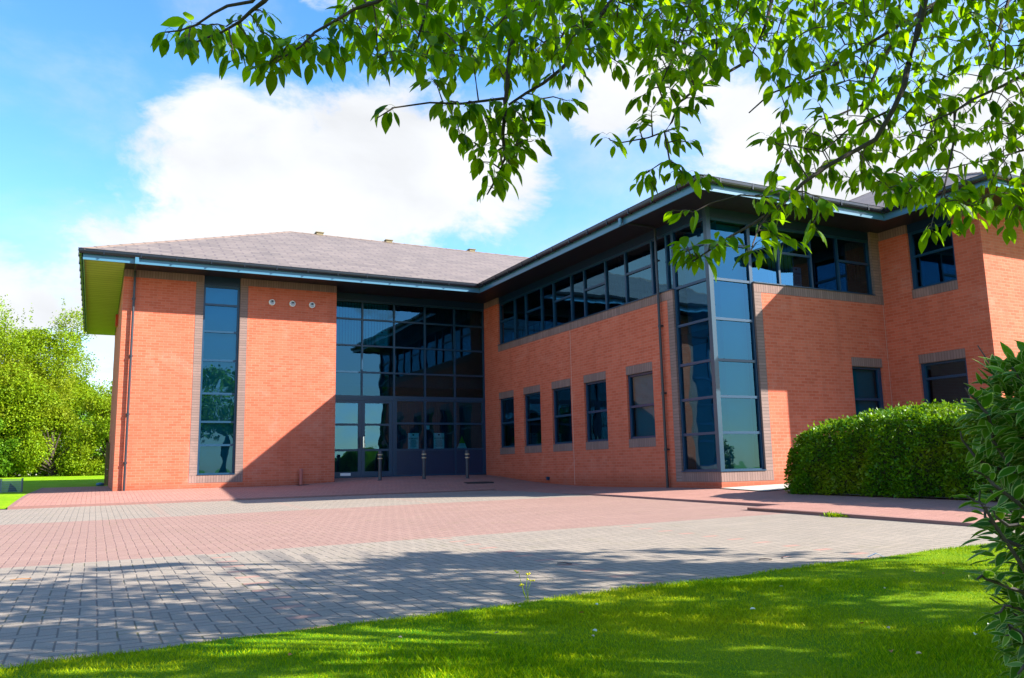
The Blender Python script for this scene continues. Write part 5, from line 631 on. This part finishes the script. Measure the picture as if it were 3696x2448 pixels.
# drain cover, standpipe
m=MB(); m.box((9.35,-3.0,float(zwalk(9.8,-2.7))-.03),(10.2,-2.5,float(zwalk(9.8,-2.7))+.012)); 
for k in range(7): m.box((9.40,-2.96+.065*k,float(zwalk(9.8,-2.7))+.0125),(10.15,-2.93+.065*k,float(zwalk(9.8,-2.7))+.018))
tag(m.build('drain_cover',M_IRON),'dark iron drain cover set in the red paving by the last bollard','drain cover')
r=empty('standpipe',(5.11,-.13,-.19)); tag(r,'short red painted pipe stub with cap against the brick wall','pipe')
m=MB(); m.tube([(5.11,-.13,-.2),(5.11,-.13,.24)],.05,14); m.build('pipe',M_POST,r); m=MB(); m.lathe((5.11,-.13,.24),[(.0501,-.03),(.065,-.03),(.065,.03),(.05,.05),(0,.055)],16); m.build('cap',M_POST,r); m=MB(); m.box((4.98,-.42,-.195),(5.3,-.02,-.178)); m.build('base_plate',M_IRON,r)
# ---------------------------------------------------------------- gate, wire cage, pot
r=empty('wooden_gate',(0,8.3,-.16)); tag(r,'weathered wooden board gate with metal latch behind the left corner of the building','gate')
m=MB()
for k in range(2): m.box((-.135+.09*k,8.3,-.13),(-.05+.09*k,8.325,1.42-.01*k))
m.build('boards',M_WOOD,r)
for q in (.1,1.1): m=MB(); m.box((-.13,8.326,q),(.03,8.36,q+.1)); m.build('rail',M_WOOD,r)
m=MB(); m.box((-.08,8.26,.42),(.02,8.299,.44)); m.tube([(-.09,8.27,.46),(-.05,8.25,.43),(0,8.26,.43)],.012,6); m.build('latch',M_CHROME,r)
zc=float(zleft(-2.65,3.4)); r=empty('wire_cage',(-2.65,3.4,zc)); tag(r,'small galvanised wire mesh cage on the grass at the left edge','cage')
M_WIRE=plain('galvanised_wire',(.22,.30,.34),.4,.2,9,metal=.6); m=MB()
for y in (3.35,3.75):
    for k in range(24): m.box((-2.93+.0228*k-.0022,y-.002,zc),(-2.93+.0228*k+.0022,y+.002,zc+.40))
    for k in range(7): m.box((-2.93,y-.0035,zc+.03+.06*k-.002),(-2.395,y+.0035,zc+.03+.06*k+.002))
for x in (-2.93,-2.405):
    for k in range(12): m.box((x-.002,3.36+.033*k-.002,zc),(x+.002,3.36+.033*k+.002,zc+.395))
m.build('mesh_panel',M_WIRE,r)
for x in (-2.94,-2.39):
    for y in (3.34,3.76): m=MB(); m.tube([(x,y,zc-.03),(x,y,zc+.42)],.014,8); m.build('post',plain('zinc_post',(.12,.17,.2),.4) if 'zinc_post' not in bpy.data.materials else bpy.data.materials['zinc_post'],r)
m=MB(); m.quad([(-2.75,3.55,zc+.02),(-2.5,3.55,zc+.02),(-2.55,3.5,zc+.14),(-2.7,3.52,zc+.28)]); m.quad([(-2.75,3.56,zc+.02),(-2.7,3.53,zc+.28),(-2.55,3.51,zc+.14),(-2.5,3.56,zc+.02)]); m.build('lid',M_PANEL,r)
m=MB(); zz=float(zleft(-.25,9)); m.lathe((-.25,9,zz),[(.0,.0),(.1,.0),(.14,.02),(.15,.06),(.12,.10),(.04,.12),(0,.12)],14); tag(m.build('plastic_bowl',plain('blue_plastic',(.03,.13,.22),.5)),'upturned blue plastic bowl lying on grass beside the wooden gate','bowl')
# ---------------------------------------------------------------- leaves as numpy meshes
def frames(n_dir,rng,roll=None):
    """orthonormal frames with first axis n_dir (n,3)"""
    d=n_dir/np.linalg.norm(n_dir,axis=1,keepdims=True); r=rng.normal(size=d.shape); a=np.cross(d,r); a/=np.linalg.norm(a,axis=1,keepdims=True); b=np.cross(d,a); return d,a,b
def leafcloud(name,P,Dr,S,mat,parent,rng,wr=.5,shape='quad',side=None,origin_ok=True):
    """P base points, Dr directions, S lengths. shape quad: folded diamond; fine: toothed blade with midrib"""
    n=len(P)
    if side is None: d,a,b=frames(Dr,rng)
    else:
        d=Dr/np.linalg.norm(Dr,axis=1,keepdims=True); a=np.cross(d,side); a/=np.linalg.norm(a,axis=1,keepdims=True)+1e-9; b=np.cross(a,d)
    S=S[:,None]
    if shape=='quad':
        T=[(0,0,0),(.45,.5*wr,.06),(1,0,-.05),(.45,-.5*wr,.06)]; Fc=[(0,1,2,3)]; U_=[(0,0),(1,0),(0,1),(1,0)]
    else:
        st=[(.0,.02),(.12,.30),(.30,.47),(.50,.50),(.68,.40),(.84,.22),(1.02,.0)]
        T=[];U_=[]
        for i,(u,w) in enumerate(st):
            dr=-.10*u*u
            w*=wr
            T+=[(u,0,dr),(u+.015,w,dr+.28*w),(u+.015,-w,dr+.28*w)]; U_+=[(0,u),(1,u),(1,u)]
        Fc=[]
        for i in range(len(st)-1):
            q=3*i; Fc+=[(q,q+1,q+4,q+3),(q,q+3,q+5,q+2)]
    T=np.array(T); Fc=np.array(Fc); k=len(T)
    curl=rng.uniform(.4,1.6,size=(n,1))
    V=P[:,None,:]+(d[:,None,:]*T[None,:,0:1]+a[:,None,:]*T[None,:,1:2]+b[:,None,:]*T[None,:,2:3]*curl[:,:,None])*S[:,None,:]
    FF=(Fc[None]+np.arange(n)[:,None,None]*k).reshape(-1,4); uv=np.tile(np.array(U_,float),(n,1))
    return npmesh(name,V.reshape(-1,3),FF,mat,uv=uv,parent=parent,smooth=(shape!='quad'))
def unit(rng,n): a=rng.normal(size=(n,3)); return a/np.linalg.norm(a,axis=1,keepdims=True)
# ---------------------------------------------------------------- cherry tree over the camera
rng=np.random.default_rng(11)
cherry=empty('cherry_tree',(6.3,-25.6,-.7)); tag(cherry,'large broadleaf tree whose leafy branches hang across the top of the picture','tree')
m=MB(); m.tube([(6.3,-25.6,-.8),(6.28,-25.62,-.5),(6.3,-25.6,.8),(6.32,-25.58,1.6),(6.3,-25.6,2.3)],[.34,.24,.21,.20,.17],14); m.build('trunk',M_BARK,cherry)
m=MB(); fork=Vector((6.3,-25.6,2.2))
def bez(a,b,c,n=7): return [a*(1-t)**2+b*2*t*(1-t)+c*t*t for t in np.linspace(0,1,n)]
for P,r0,r1 in LIMBS:
    P=[Vector(p)/100 for p in P]; n=len(P); m.tube(P,[r0+(r1-r0)*(i/(n-1))**.7 for i in range(n)],7)
    # those that start above the frame carry on to the fork of the trunk
    if r0>=.01 and P[0].z>2.2:
        mid=(P[0]+fork)/2+Vector((0,0,1.6)); c=P[0]+(P[0]-P[1]).normalized()*.6
        Q=[P[0]]+[Vector(q) for q in bez(c,mid,fork)]; k=len(Q); m.tube(Q,[r0+(max(.022,r0*1.3)-r0)*i/(k-1) for i in range(k)],7)
for P in LIMBS2:
    P=[Vector(p)/100 for p in P]; n=len(P); m.tube(P,[.028*(1-i/n)+.006 for i in range(n)],8)
m.build('branch',M_BARK,cherry)
m=MB()
for l in (NODES,FARNODES):
    for q in l:
        a=Vector(q[3:])/100; b=Vector(q[:3])/100
        if (a-b).length<.01: continue
        j=[random.uniform(-.02,.02) for _ in range(3)]; mid=(a+b)/2+Vector(j)*(a-b).length*6*.25+Vector((0,0,.12*(a-b).length)); m.tube([a,(a+mid)/2,mid,(mid+b)/2,b],[.0045,.004,.0035,.003,.002],4,cap=False)
m.build('twig',M_TWIG,cherry)
P=[];Dd=[];S=[];Sd=[];stalk=MB()
def whorl(c,par,n,s0):
    g=Vector(c)-Vector(par); g=g.normalized() if g.length>1e-3 else Vector((0,0,-1))
    for k in range(n):
        a=random.uniform(0,6.283); h=Vector((math.cos(a),math.sin(a),0))
        out=(h*random.uniform(.35,1.0)+g*.45+Vector((0,0,-random.uniform(.35,1.5)))).normalized()
        b=Vector(c)+g*random.uniform(-.07,.03)
        st=(h*.8+g*.5+Vector((0,0,-.1+random.uniform(-.3,.3)))).normalized()*random.uniform(.022,.04)
        P.append(b+st); Dd.append(out); S.append(s0*random.uniform(.5,1.18)); Sd.append((h*random.uniform(.0,1)+Vector((random.uniform(-.5,.5),random.uniform(-.5,.5),1.0))).normalized())
        if s0<.12: stalk.tube([b,b+st*.6+Vector((0,0,.006)),b+st],[.0012,.001,.001],3,cap=False)
for q in NODES: whorl([v/100 for v in q[:3]],[v/100 for v in q[3:]],random.choice((7,8,9)),.098)
stalk.build('leaf_stalk',leafmat('leaf_stalk',(.16,.20,.02),(.25,.16,.03)),cherry)
leafcloud('crown',np.array(P),np.array(Dd),np.array(S),M_CHERRY,cherry,rng,wr=.46,shape='fine',side=np.array(Sd))
P=[];Dd=[];S=[];Sd=[]
for q in FARNODES: whorl([v/100 for v in q[:3]],[v/100 for v in q[3:]],34,.18)
leafcloud('outer_crown',np.array(P)+rng.normal(scale=.15,size=(len(P),3)),np.array(Dd),np.array(S),M_CHERRY,cherry,rng,wr=.75,shape='quad')
# ---------------------------------------------------------------- variegated shrub, right foreground
rng=np.random.default_rng(21)
bush=empty('variegated_shrub',(2.2,-24.1,-.69)); tag(bush,'foreground shrub with cream edged dark green leaves at the right edge of the picture','shrub')
m=MB(); P=[];Dd=[];S=[];Sd=[]
root=Vector((2.15,-24.15,-.7))
for k,l in enumerate(BUSH):
    Q=[Vector(q)/100 for q in l]; base=root+Vector((random.uniform(-.12,.12),random.uniform(-.12,.12),0)); mid=(base+Q[0])/2+Vector((.12,-.02,.05))
    pts=[base,mid]+Q; pts2=[]
    for a,b in zip(pts[:-1],pts[1:]):
        for t in (0,.33,.66): pts2.append(a.lerp(b,t)+Vector([random.uniform(-.008,.008) for _ in range(3)]))
    pts2.append(pts[-1]); n=len(pts2); m.tube(pts2,[.008*(1-i/n)+.0018 for i in range(n)],6)
    L_=[]
    for a,b in zip(pts2[:-1],pts2[1:]): L_.append((b-a).length)
    acc=0
    for i in range(3,n):
        a,b=pts2[i-1],pts2[i]; d=(b-a).normalized(); s_=d.cross(Vector((.2,.3,1))).normalized()
        kk=max(1,int((b-a).length/.018))
        for t in range(kk):
            p=a.lerp(b,(t+random.random())/kk); 
            if random.random()<.04: continue
            sg=random.choice((-1,1)); o=(d*.55+s_*sg*.7+Vector((random.uniform(-.45,.45),random.uniform(-.45,.45),random.uniform(-.5,.35)))).normalized()
            P.append(p); Dd.append(o); S.append(random.uniform(.035,.07)); Sd.append((Vector((random.uniform(-.6,.6),random.uniform(-.8,.2),1))).normalized())
# inner mass of the shrub just outside and along the picture edge
for k in range(1900):
    c=Vector((2.03,-24.06,.0)); u=Vector(unit(rng,1)[0]); rr=rng.uniform(.3,1)**.5; p=c+Vector((u.x*.40*rr,u.y*.4*rr,u.z*.66*rr-.02)); P.append(p); o=(u+Vector((0,0,-.2))+Vector(unit(rng,1)[0])*.7).normalized(); Dd.append(o); S.append(random.uniform(.035,.07)); Sd.append((Vector((random.uniform(-.6,.6),random.uniform(-.8,.2),1))).normalized())
for cx,cy,cz,rx,rz,nn in ((1.725,-24.01,.285,.175,.20,1250),(1.74,-23.97,-.26,.13,.2,700),(1.74,-24.0,.02,.12,.2,500)):
    for k in range(nn):
        u=Vector(unit(rng,1)[0]); rr=rng.uniform(.05,1)**.45; p=Vector((cx,cy,cz))+Vector((u.x*rx*rr,u.y*rx*rr,u.z*rz*rr)); P.append(p); o=(u*.8+Vector((0,0,-.25))+Vector(unit(rng,1)[0])*.8).normalized(); Dd.append(o); S.append(random.uniform(.035,.068)); Sd.append((Vector((random.uniform(-.6,.6),random.uniform(-.8,.2),1))).normalized())
for k in range(26):
    a=random.uniform(0,6.28); e=Vector((2.0+.36*math.cos(a),-24.05+.36*math.sin(a),random.uniform(-.3,.6))); m.tube([root,(root+e)/2+Vector((.03,0,.05)),e],[.007,.005,.002],5)
m.build('stem',M_TWIG,bush)
leafcloud('foliage',np.array(P),np.array(Dd),np.array(S),M_WEIG,bush,rng,wr=.40,shape='fine',side=np.array(Sd))
# ---------------------------------------------------------------- clipped hedge
rng=np.random.default_rng(31)
hedge=empty('hedge',(12.6,-16.5,-.45)); tag(hedge,'clipped green hedge, waist high, beside the red footway at right','hedge')
def hz(x,y):   # top of the hedge
    e=np.clip((-13.25-y)/.35,0,1); f=np.clip((x-11.62)/.55,0,1); return -.45+(1.16+.17*np.clip((-13.3-y)/2.2,0,1)+.22*f**.6)*(e**.35)-.04+.05*np.sin(y*2.3+x)+.04*np.sin(x*5+y*4)+.03*np.sin(y*9+x*7)
n=60000; x=rng.uniform(11.6,14.2,n); y=rng.uniform(-20.5,-13.2,n); face=rng.random(n)
tz=hz(x,y); z=tz.copy(); 
fr=face<.62; wv=.05*np.sin(y*3.1)+.05*np.sin(y*7.7+z*3); zz=rng.uniform(0,1,n)
x=np.where(fr,11.66+np.abs(rng.normal(scale=.07,size=n))+.06*np.sin(y*3.3)+.05*np.sin(y*8+zz*5),x); z=np.where(fr,-.43+zz*(hz(x,y)+.43),tz-np.abs(rng.normal(scale=.06,size=n))+np.where(rng.random(n)<.05,rng.uniform(0,.12,n),0))
en=face<.15; x=np.where(en,rng.uniform(11.66,14.2,n),x); y=np.where(en,-13.3-np.abs(rng.normal(scale=.07,size=n))-.03*np.sin(x*6),y); z=np.where(en,-.40+zz*(hz(x,np.minimum(y,-13.42))+.40),z)
nor=np.stack([np.where(fr&~en,-1.,0),np.where(en,1.,0),np.where(~fr,1.,.25)],-1)
Dr=nor*.8+unit(rng,n)*.9; keep=z>-.42
leafcloud('foliage',np.stack([x,y,z],-1)[keep],Dr[keep],rng.uniform(.035,.085,n)[keep],M_HEDGE,hedge,rng,wr=.55)
m=MB()
for k in range(70):
    yy=-13.45-k*.1; xx=11.85+random.uniform(0,.5); m.tube([(xx,yy,-.46),(xx+random.uniform(-.05,.05),yy+random.uniform(-.1,.1),-.1),(xx+random.uniform(-.2,.2),yy+random.uniform(-.2,.2),.5)],[.018,.013,.006],5)
m.build('stem',M_TWIG,hedge)
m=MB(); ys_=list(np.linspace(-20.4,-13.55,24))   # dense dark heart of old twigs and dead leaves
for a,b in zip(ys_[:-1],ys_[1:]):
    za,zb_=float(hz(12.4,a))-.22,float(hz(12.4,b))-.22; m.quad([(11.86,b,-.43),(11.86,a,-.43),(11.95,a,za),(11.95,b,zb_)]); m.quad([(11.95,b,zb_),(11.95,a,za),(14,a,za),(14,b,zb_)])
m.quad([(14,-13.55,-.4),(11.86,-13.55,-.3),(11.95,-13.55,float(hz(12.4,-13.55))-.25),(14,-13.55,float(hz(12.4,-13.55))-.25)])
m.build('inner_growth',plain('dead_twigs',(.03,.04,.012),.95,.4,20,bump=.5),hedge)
sheet('planting_bed',11.62,16.5,-21,-13.2,zwalk,.4,M_SOIL,dz=.03)
# ---------------------------------------------------------------- trees and shrubs at left
def blobtree(name,x,y,z0,h,rx,ry,mat,label,cat,n,ls,seed,lobes=14,shoots=26,low=.12,group=None,trunk=True):
    rng=np.random.default_rng(seed); r=empty(name,(x,y,z0)); tag(r,label,cat,group)
    m=MB()
    if trunk:
        m.tube([(x,y,z0-.2),(x+.05,y,z0+h*.15),(x-.05,y,z0+h*.4)],[.13,.10,.05],8); m.build('trunk',M_BARK,r); m=MB()
    L_=[]
    for k in range(lobes):
        a=rng.uniform(0,6.283); t=rng.uniform(low,.86); w=math.sin(math.pi*min(1,max(.18,(t*.9+.12))))**.55
        rad=rng.uniform(.35,.8)*w; L_.append((x+rx*rad*math.cos(a),y+ry*rad*math.sin(a),z0+h*t,rng.uniform(.27,.46)*min(rx,h*.45)))
        m.tube([(x,y,z0+h*t*.35),(x+rx*rad*.5*math.cos(a),y+ry*rad*.5*math.sin(a),z0+h*t*.75),L_[-1][:3]],[.05,.03,.012],5)
    m.build('limb',M_BARK,r)
    LL=np.array(L_); c=rng.integers(0,lobes,n); u=unit(rng,n); rr=rng.uniform(.25,1,n)**.4
    P=LL[c,:3]+u*LL[c,3:4]*rr[:,None]*(1+.25*rng.normal(size=(n,1))*.5)*np.array([1,1,.85]); 
    # upright shoots that feather the outline
    sh=[]
    if shoots:
        for k in range(shoots):
            b=LL[rng.integers(0,lobes)]; b=b[:3]+np.array([rng.normal()*b[3]*.5,rng.normal()*b[3]*.5,b[3]*.6]); l=rng.uniform(.5,1.3); tt=rng.uniform(0,1,26)[:,None]; sh.append(b+tt*np.array([rng.normal()*.12,rng.normal()*.12,1])*l+rng.normal(scale=.035,size=(26,3)))
        P=np.concatenate([P]+sh)
    P=P[P[:,2]>z0+.02]; k=len(P)
    leafcloud('crown' if trunk else 'foliage',P,unit(rng,k)+np.array([.3,-.6,.1]),rng.uniform(.6,1.2,k)*ls,mat,r,rng,wr=.6); return r
blobtree('hazel_tree',-6.8,29,.2,10.6,4.2,3.2,M_TREEL,'tall light green bushy tree on the grass at the far left','tree',80000,.135,41,lobes=38,shoots=60,low=.05)
blobtree('hazel_tree',-3.0,30.5,.2,10.9,2.9,2.6,M_TREEL,'slimmer light green tree with feathery top, closest to the building corner','tree',46000,.135,42,lobes=22,shoots=46)
blobtree('hazel_tree',-11.2,30,.2,10.8,4,3,M_TREEL,'light green tree standing left of the bushy tree, mostly outside the picture','tree',24000,.16,43,lobes=24)
blobtree('hazel_tree',1.6,33,.2,7.2,3.2,2.4,M_TREEL,'light green tree half hidden behind the left corner of the building','tree',30000,.14,44,lobes=26,low=.05)
for i,(x,y,h,rx,l) in enumerate([(-8.6,26.6,3.6,2.8,'low dark green shrub under the bushy tree at the left edge'),(-5.2,27.0,3.4,2.4,'low dark green shrub in the middle of the row under the trees'),(-2.6,26.8,4.2,2.2,'low bright green shrub under the slimmer tree'),(.2,27.2,4.8,2.2,'leafy shrub showing just left of the wooden gate'),(-11.8,27,3.8,2.6,'dark shrub at the outer left end of the row under the trees'),(-4.2,27.6,6.4,2.8,'tall leafy shrub filling the gap between the two trees')]):
    blobtree('shrub',x,y,float(zleft(x,y))-.05,h,rx,1.4,M_TREEL if i in (2,3,5) else M_SHRUBL,l,'shrub',24000,.14,50+i,lobes=24,shoots=0,low=.02,group='shrubs below the left trees',trunk=False)
for i,(x,y,h) in enumerate([(-11.5,40,7),(-7.8,41,8),(-4.2,40,7.5),(-1,41,7),(2.5,40,6)]):
    blobtree('background_tree',x,y,.2,h,4,3,M_SHRUBL,'dark green tree in the belt behind the left trees','tree',16000,.22,70+i,low=.02,lobes=30,group='trees far behind at left')
# ---------------------------------------------------------------- lawn grass
rng=np.random.default_rng(61)
def turf(name,x0,x1,y0,y1,n,zf,h0,h1,w,label,edge=None):
    x=rng.uniform(x0,x1,n); y=rng.uniform(y0,y1,n)
    # only what stands within about 60 degrees of the photographer's heading, nearer is denser
    vx,vy=x-CAM.x,y-CAM.y; s=vx*FH.x+vy*FH.y; l=vx*FH.y-vy*FH.x; dist=np.hypot(s,l); k=(s>.3)&(np.abs(l)<s*.95+1.2)&(rng.random(n)<np.clip(7/dist**1.25,.12,1)); x,y,dist=x[k],y[k],dist[k]; k=y<lawn_edge(x)+.015+.02*np.abs(np.sin(x*5.3+y)); x,y,dist=x[k],y[k],dist[k]; n=len(x)
    z=zf(x,y)-.004; a=rng.uniform(0,6.283,n); clump=.65+.5*np.sin(x*2.3+1.3*np.sin(y*2.1))*np.cos(y*2.9+x)+.35*rng.random(n); hh=rng.uniform(h0,h1,n)*np.clip(clump,.5,1.35); lean=rng.uniform(.1,.9,n)*hh; ww=w*(.8+.10*dist)
    ca,sa=np.cos(a),np.sin(a); b=rng.uniform(0,6.283,n); cb,sb=np.cos(b),np.sin(b)
    V=np.stack([np.stack([x-ca*ww,y-sa*ww,z],-1),np.stack([x+ca*ww,y+sa*ww,z],-1),np.stack([x+ca*ww*.6+cb*lean*.45,y+sa*ww*.6+sb*lean*.45,z+hh*.6],-1),np.stack([x+cb*lean,y+sb*lean,z+hh],-1)],1).reshape(-1,3)
    o=npmesh(name,V,np.arange(n*4).reshape(-1,4),M_GRASSB); return tag(o,label,'grass',kind='stuff')
turf('grass',-3,9,-24.5,-20.1,900000,zl,.008,.030,.0012,'short bright green lawn grass in the foreground')
# ---------------------------------------------------------------- weeds, litter, fallen leaves
r=empty('flowering_weed',(2.04,-20.5,-.64)); tag(r,'spindly weed with small yellow flowers at the lawn edge','weed'); m=MB()
for dx,h in ((-.05,.19),(.03,.17),(.06,.12),(-.02,.1)):
    t=Vector((2.04+dx,-20.45+dx*.3,-.64+h)); m.tube([(2.04,-20.5,-.66),(2.04+dx*.4,-20.45,-.64+h*.5),t],[.0025,.002,.0015],5)
    fl=MB()
    for k in range(4): q=t+Vector((random.uniform(-.02,.02),random.uniform(-.02,.02),random.uniform(-.012,.012))); fl.lathe(q,[(0,-.005),(.007,-.002),(.007,.003),(0,.006)],7)
    fl.build('flower',M_FLOW,r)
m.build('stem',M_GRASSB,r)
m=MB(); Pn=np.array([8.70,-17.03,-.56])+rng.normal(scale=[.05,.08,.012],size=(150,3)); tw=empty('weed_tuft',(8.7,-17.03,-.57)); tag(tw,'small tuft of green weed growing against the right kerb','weed'); leafcloud('foliage',Pn,unit(rng,150)*.6+np.array([-.2,0,.8]),rng.uniform(.03,.07,150),M_GRASSB,tw,rng,wr=.3)
def strip(name,a,b,w,h,mat,label,cat):
    a,b=Vector(a),Vector(b); m=MB(); d=(b-a); s_=d.cross(Vector((0,0,1))).normalized()*w; c=(a+b)/2+Vector((0,0,h)); u=Vector((0,0,.006))
    for p,q in ((a,c),(c,b)):
        m.quad([p-s_+u,q-s_+u,q+s_+u,p+s_+u]); m.quad([p-s_,p+s_,q+s_,q-s_]); m.quad([p-s_,q-s_,q-s_+u,p-s_+u]); m.quad([p+s_,p+s_+u,q+s_+u,q+s_])
    return tag(m.build(name,mat),label,cat)
def gz(x,y,o=.006): return (x,y,float(zroad(x,y))+o)
strip('metal_strip',gz(4.89,-19.84),gz(5.02,-19.81),.008,.003,M_CHROME,'thin grey metal strip lying on the grey paving','litter')
strip('dark_twig',gz(4.66,-19.8),gz(4.75,-19.86),.01,.006,M_TWIG,'short dark twig on the paving beside the metal strip','twig')
strip('dark_twig',gz(3.14,-18.98),gz(3.20,-19.1),.012,.008,M_TWIG,'dark twig on the paving in the thin lamp post shadow','twig')
strip('plastic_scrap',gz(5.48,-20.24,.01),gz(5.58,-20.33,.01),.018,.03,M_WHITE,'bent white plastic scrap at the edge of the lawn','litter')
strip('orange_twig',gz(-1.05,-17.21),gz(-.9,-17.22),.006,.004,plain('orange_wood',(.45,.2,.07),.7),'thin orange twig on the grey paving at left','twig')
fl=[(1.82,-20.8),(1.36,-21.44),(1.47,-21.5),(1.81,-21.64),(1.73,-21.75),(2.03,-21.16),(2.24,-20.99),(4.79,-21.21),(4.86,-21.39),(3.56,-21.16),(3.08,-22.35),(3.07,-22.2),(3.27,-22.68),(2.71,-22.8),(2.65,-22.71),(3.53,-22.58),(.9,-21.3),(.35,-21.4),(2.9,-21.6),(4.0,-21.6)]
for i,(x,y) in enumerate(fl):
    m=MB(); a=random.uniform(0,6.28); s_=random.uniform(.010,.018); z=float(zl(x,y))+.034; c,sn=math.cos(a),math.sin(a)
    f=lambda u,v,w:(x+(u*c-v*sn)*s_,y+(u*sn+v*c)*s_,z+w*s_)
    m.quad([f(-1,0,.1),f(-.3,-.5,.3),f(.6,-.4,.25),f(1,0,0)]); m.quad([f(-1,0,.1),f(1,0,0),f(.6,.4,.5),f(-.3,.5,.6)])
    tag(m.build('fallen_leaf',M_DRY if i%3==1 else plain('orange_dry_leaf',(.45,.16,.04),.7) if i==2 else bpy.data.materials['orange_dry_leaf'] if i%3==2 else plain('pale_dry_leaf',(.6,.62,.5),.7) if i==0 else bpy.data.materials['pale_dry_leaf'] if i%3==0 else M_DRY),'small dry fallen leaf lying on the lawn','leaf','fallen leaves on the lawn')
# ---------------------------------------------------------------- street lamp (its shadow falls on the paving) and the building opposite (seen in the glass)
bx,by=7.35,-22.25; zb_=float(zroad(bx,by)); r=empty('street_lamp',(bx,by,zb_)); tag(r,'grey street lamp whose thin shadow crosses the paving','street lamp')
m=MB(); m.tube([(bx,by,zb_-.1),(bx,by,zb_+1.1),(bx,by,zb_+1.12),(bx,by,zb_+5.9)],[.07,.07,.035,.028],12); m.build('pole',plain('galvanised_steel',(.35,.36,.37),.4,.1,4,metal=.7),r)
m=MB(); m.box((bx-.62,by-.12,zb_+5.88),(bx+.08,by+.12,zb_+6.0)); m.build('lamp_head',bpy.data.materials['galvanised_steel'],r); m=MB(); m.box((bx-.6,by-.1,zb_+5.85),(bx-.15,by+.1,zb_+5.879)); m.build('lamp_lens',M_WHITE,r)
opp=empty('opposite_building',(0,-62,-.8)); tag(opp,'red brick office opposite with slate roof and white eaves, seen only as a reflection','building')
m=MB(); m.box((-26,-74,-1),(9,-62,5.6)); m.build('wall',M_BRICK,opp); m=MB(); m.box((-27,-75,5.6),(10,-61,5.85)); m.build('fascia',M_WHITE,opp)
m=MB(); m.quad([(-27.2,-60.8,5.86),(-20,-68,9),(3,-68,9),(10.2,-60.8,5.86)]); m.quad([(10.2,-60.8,5.86),(3,-68,9),(10.2,-75.2,5.86)]); m.quad([(-27.2,-60.8,5.86),(-27.2,-75.2,5.86),(-20,-68,9)]); m.quad([(10.2,-75.2,5.86),(3,-68,9),(-20,-68,9),(-27.2,-75.2,5.86)]); m.build('roof',M_SLATE,opp)
for k in range(9):
    for z in (.6,3.4):
        m=MB(); m.box((-24+k*3.6,-61.95,z),(-22.4+k*3.6,-61.99,z+1.5)); m.build('window',M_PANEL,opp)
for i,(x,y,h) in enumerate([(-6,-40,6),(2,-44,7),(16,-46,8),(-16,-40,7),(26,-40,8),(-28,-30,8)]):
    blobtree('roadside_tree',x,y,-.8,h,2.6,2.6,M_SHRUBL,'round green tree across the road, seen only as a reflection','tree',9000,.3,90+i,lobes=24,group='trees across the road',trunk=False)
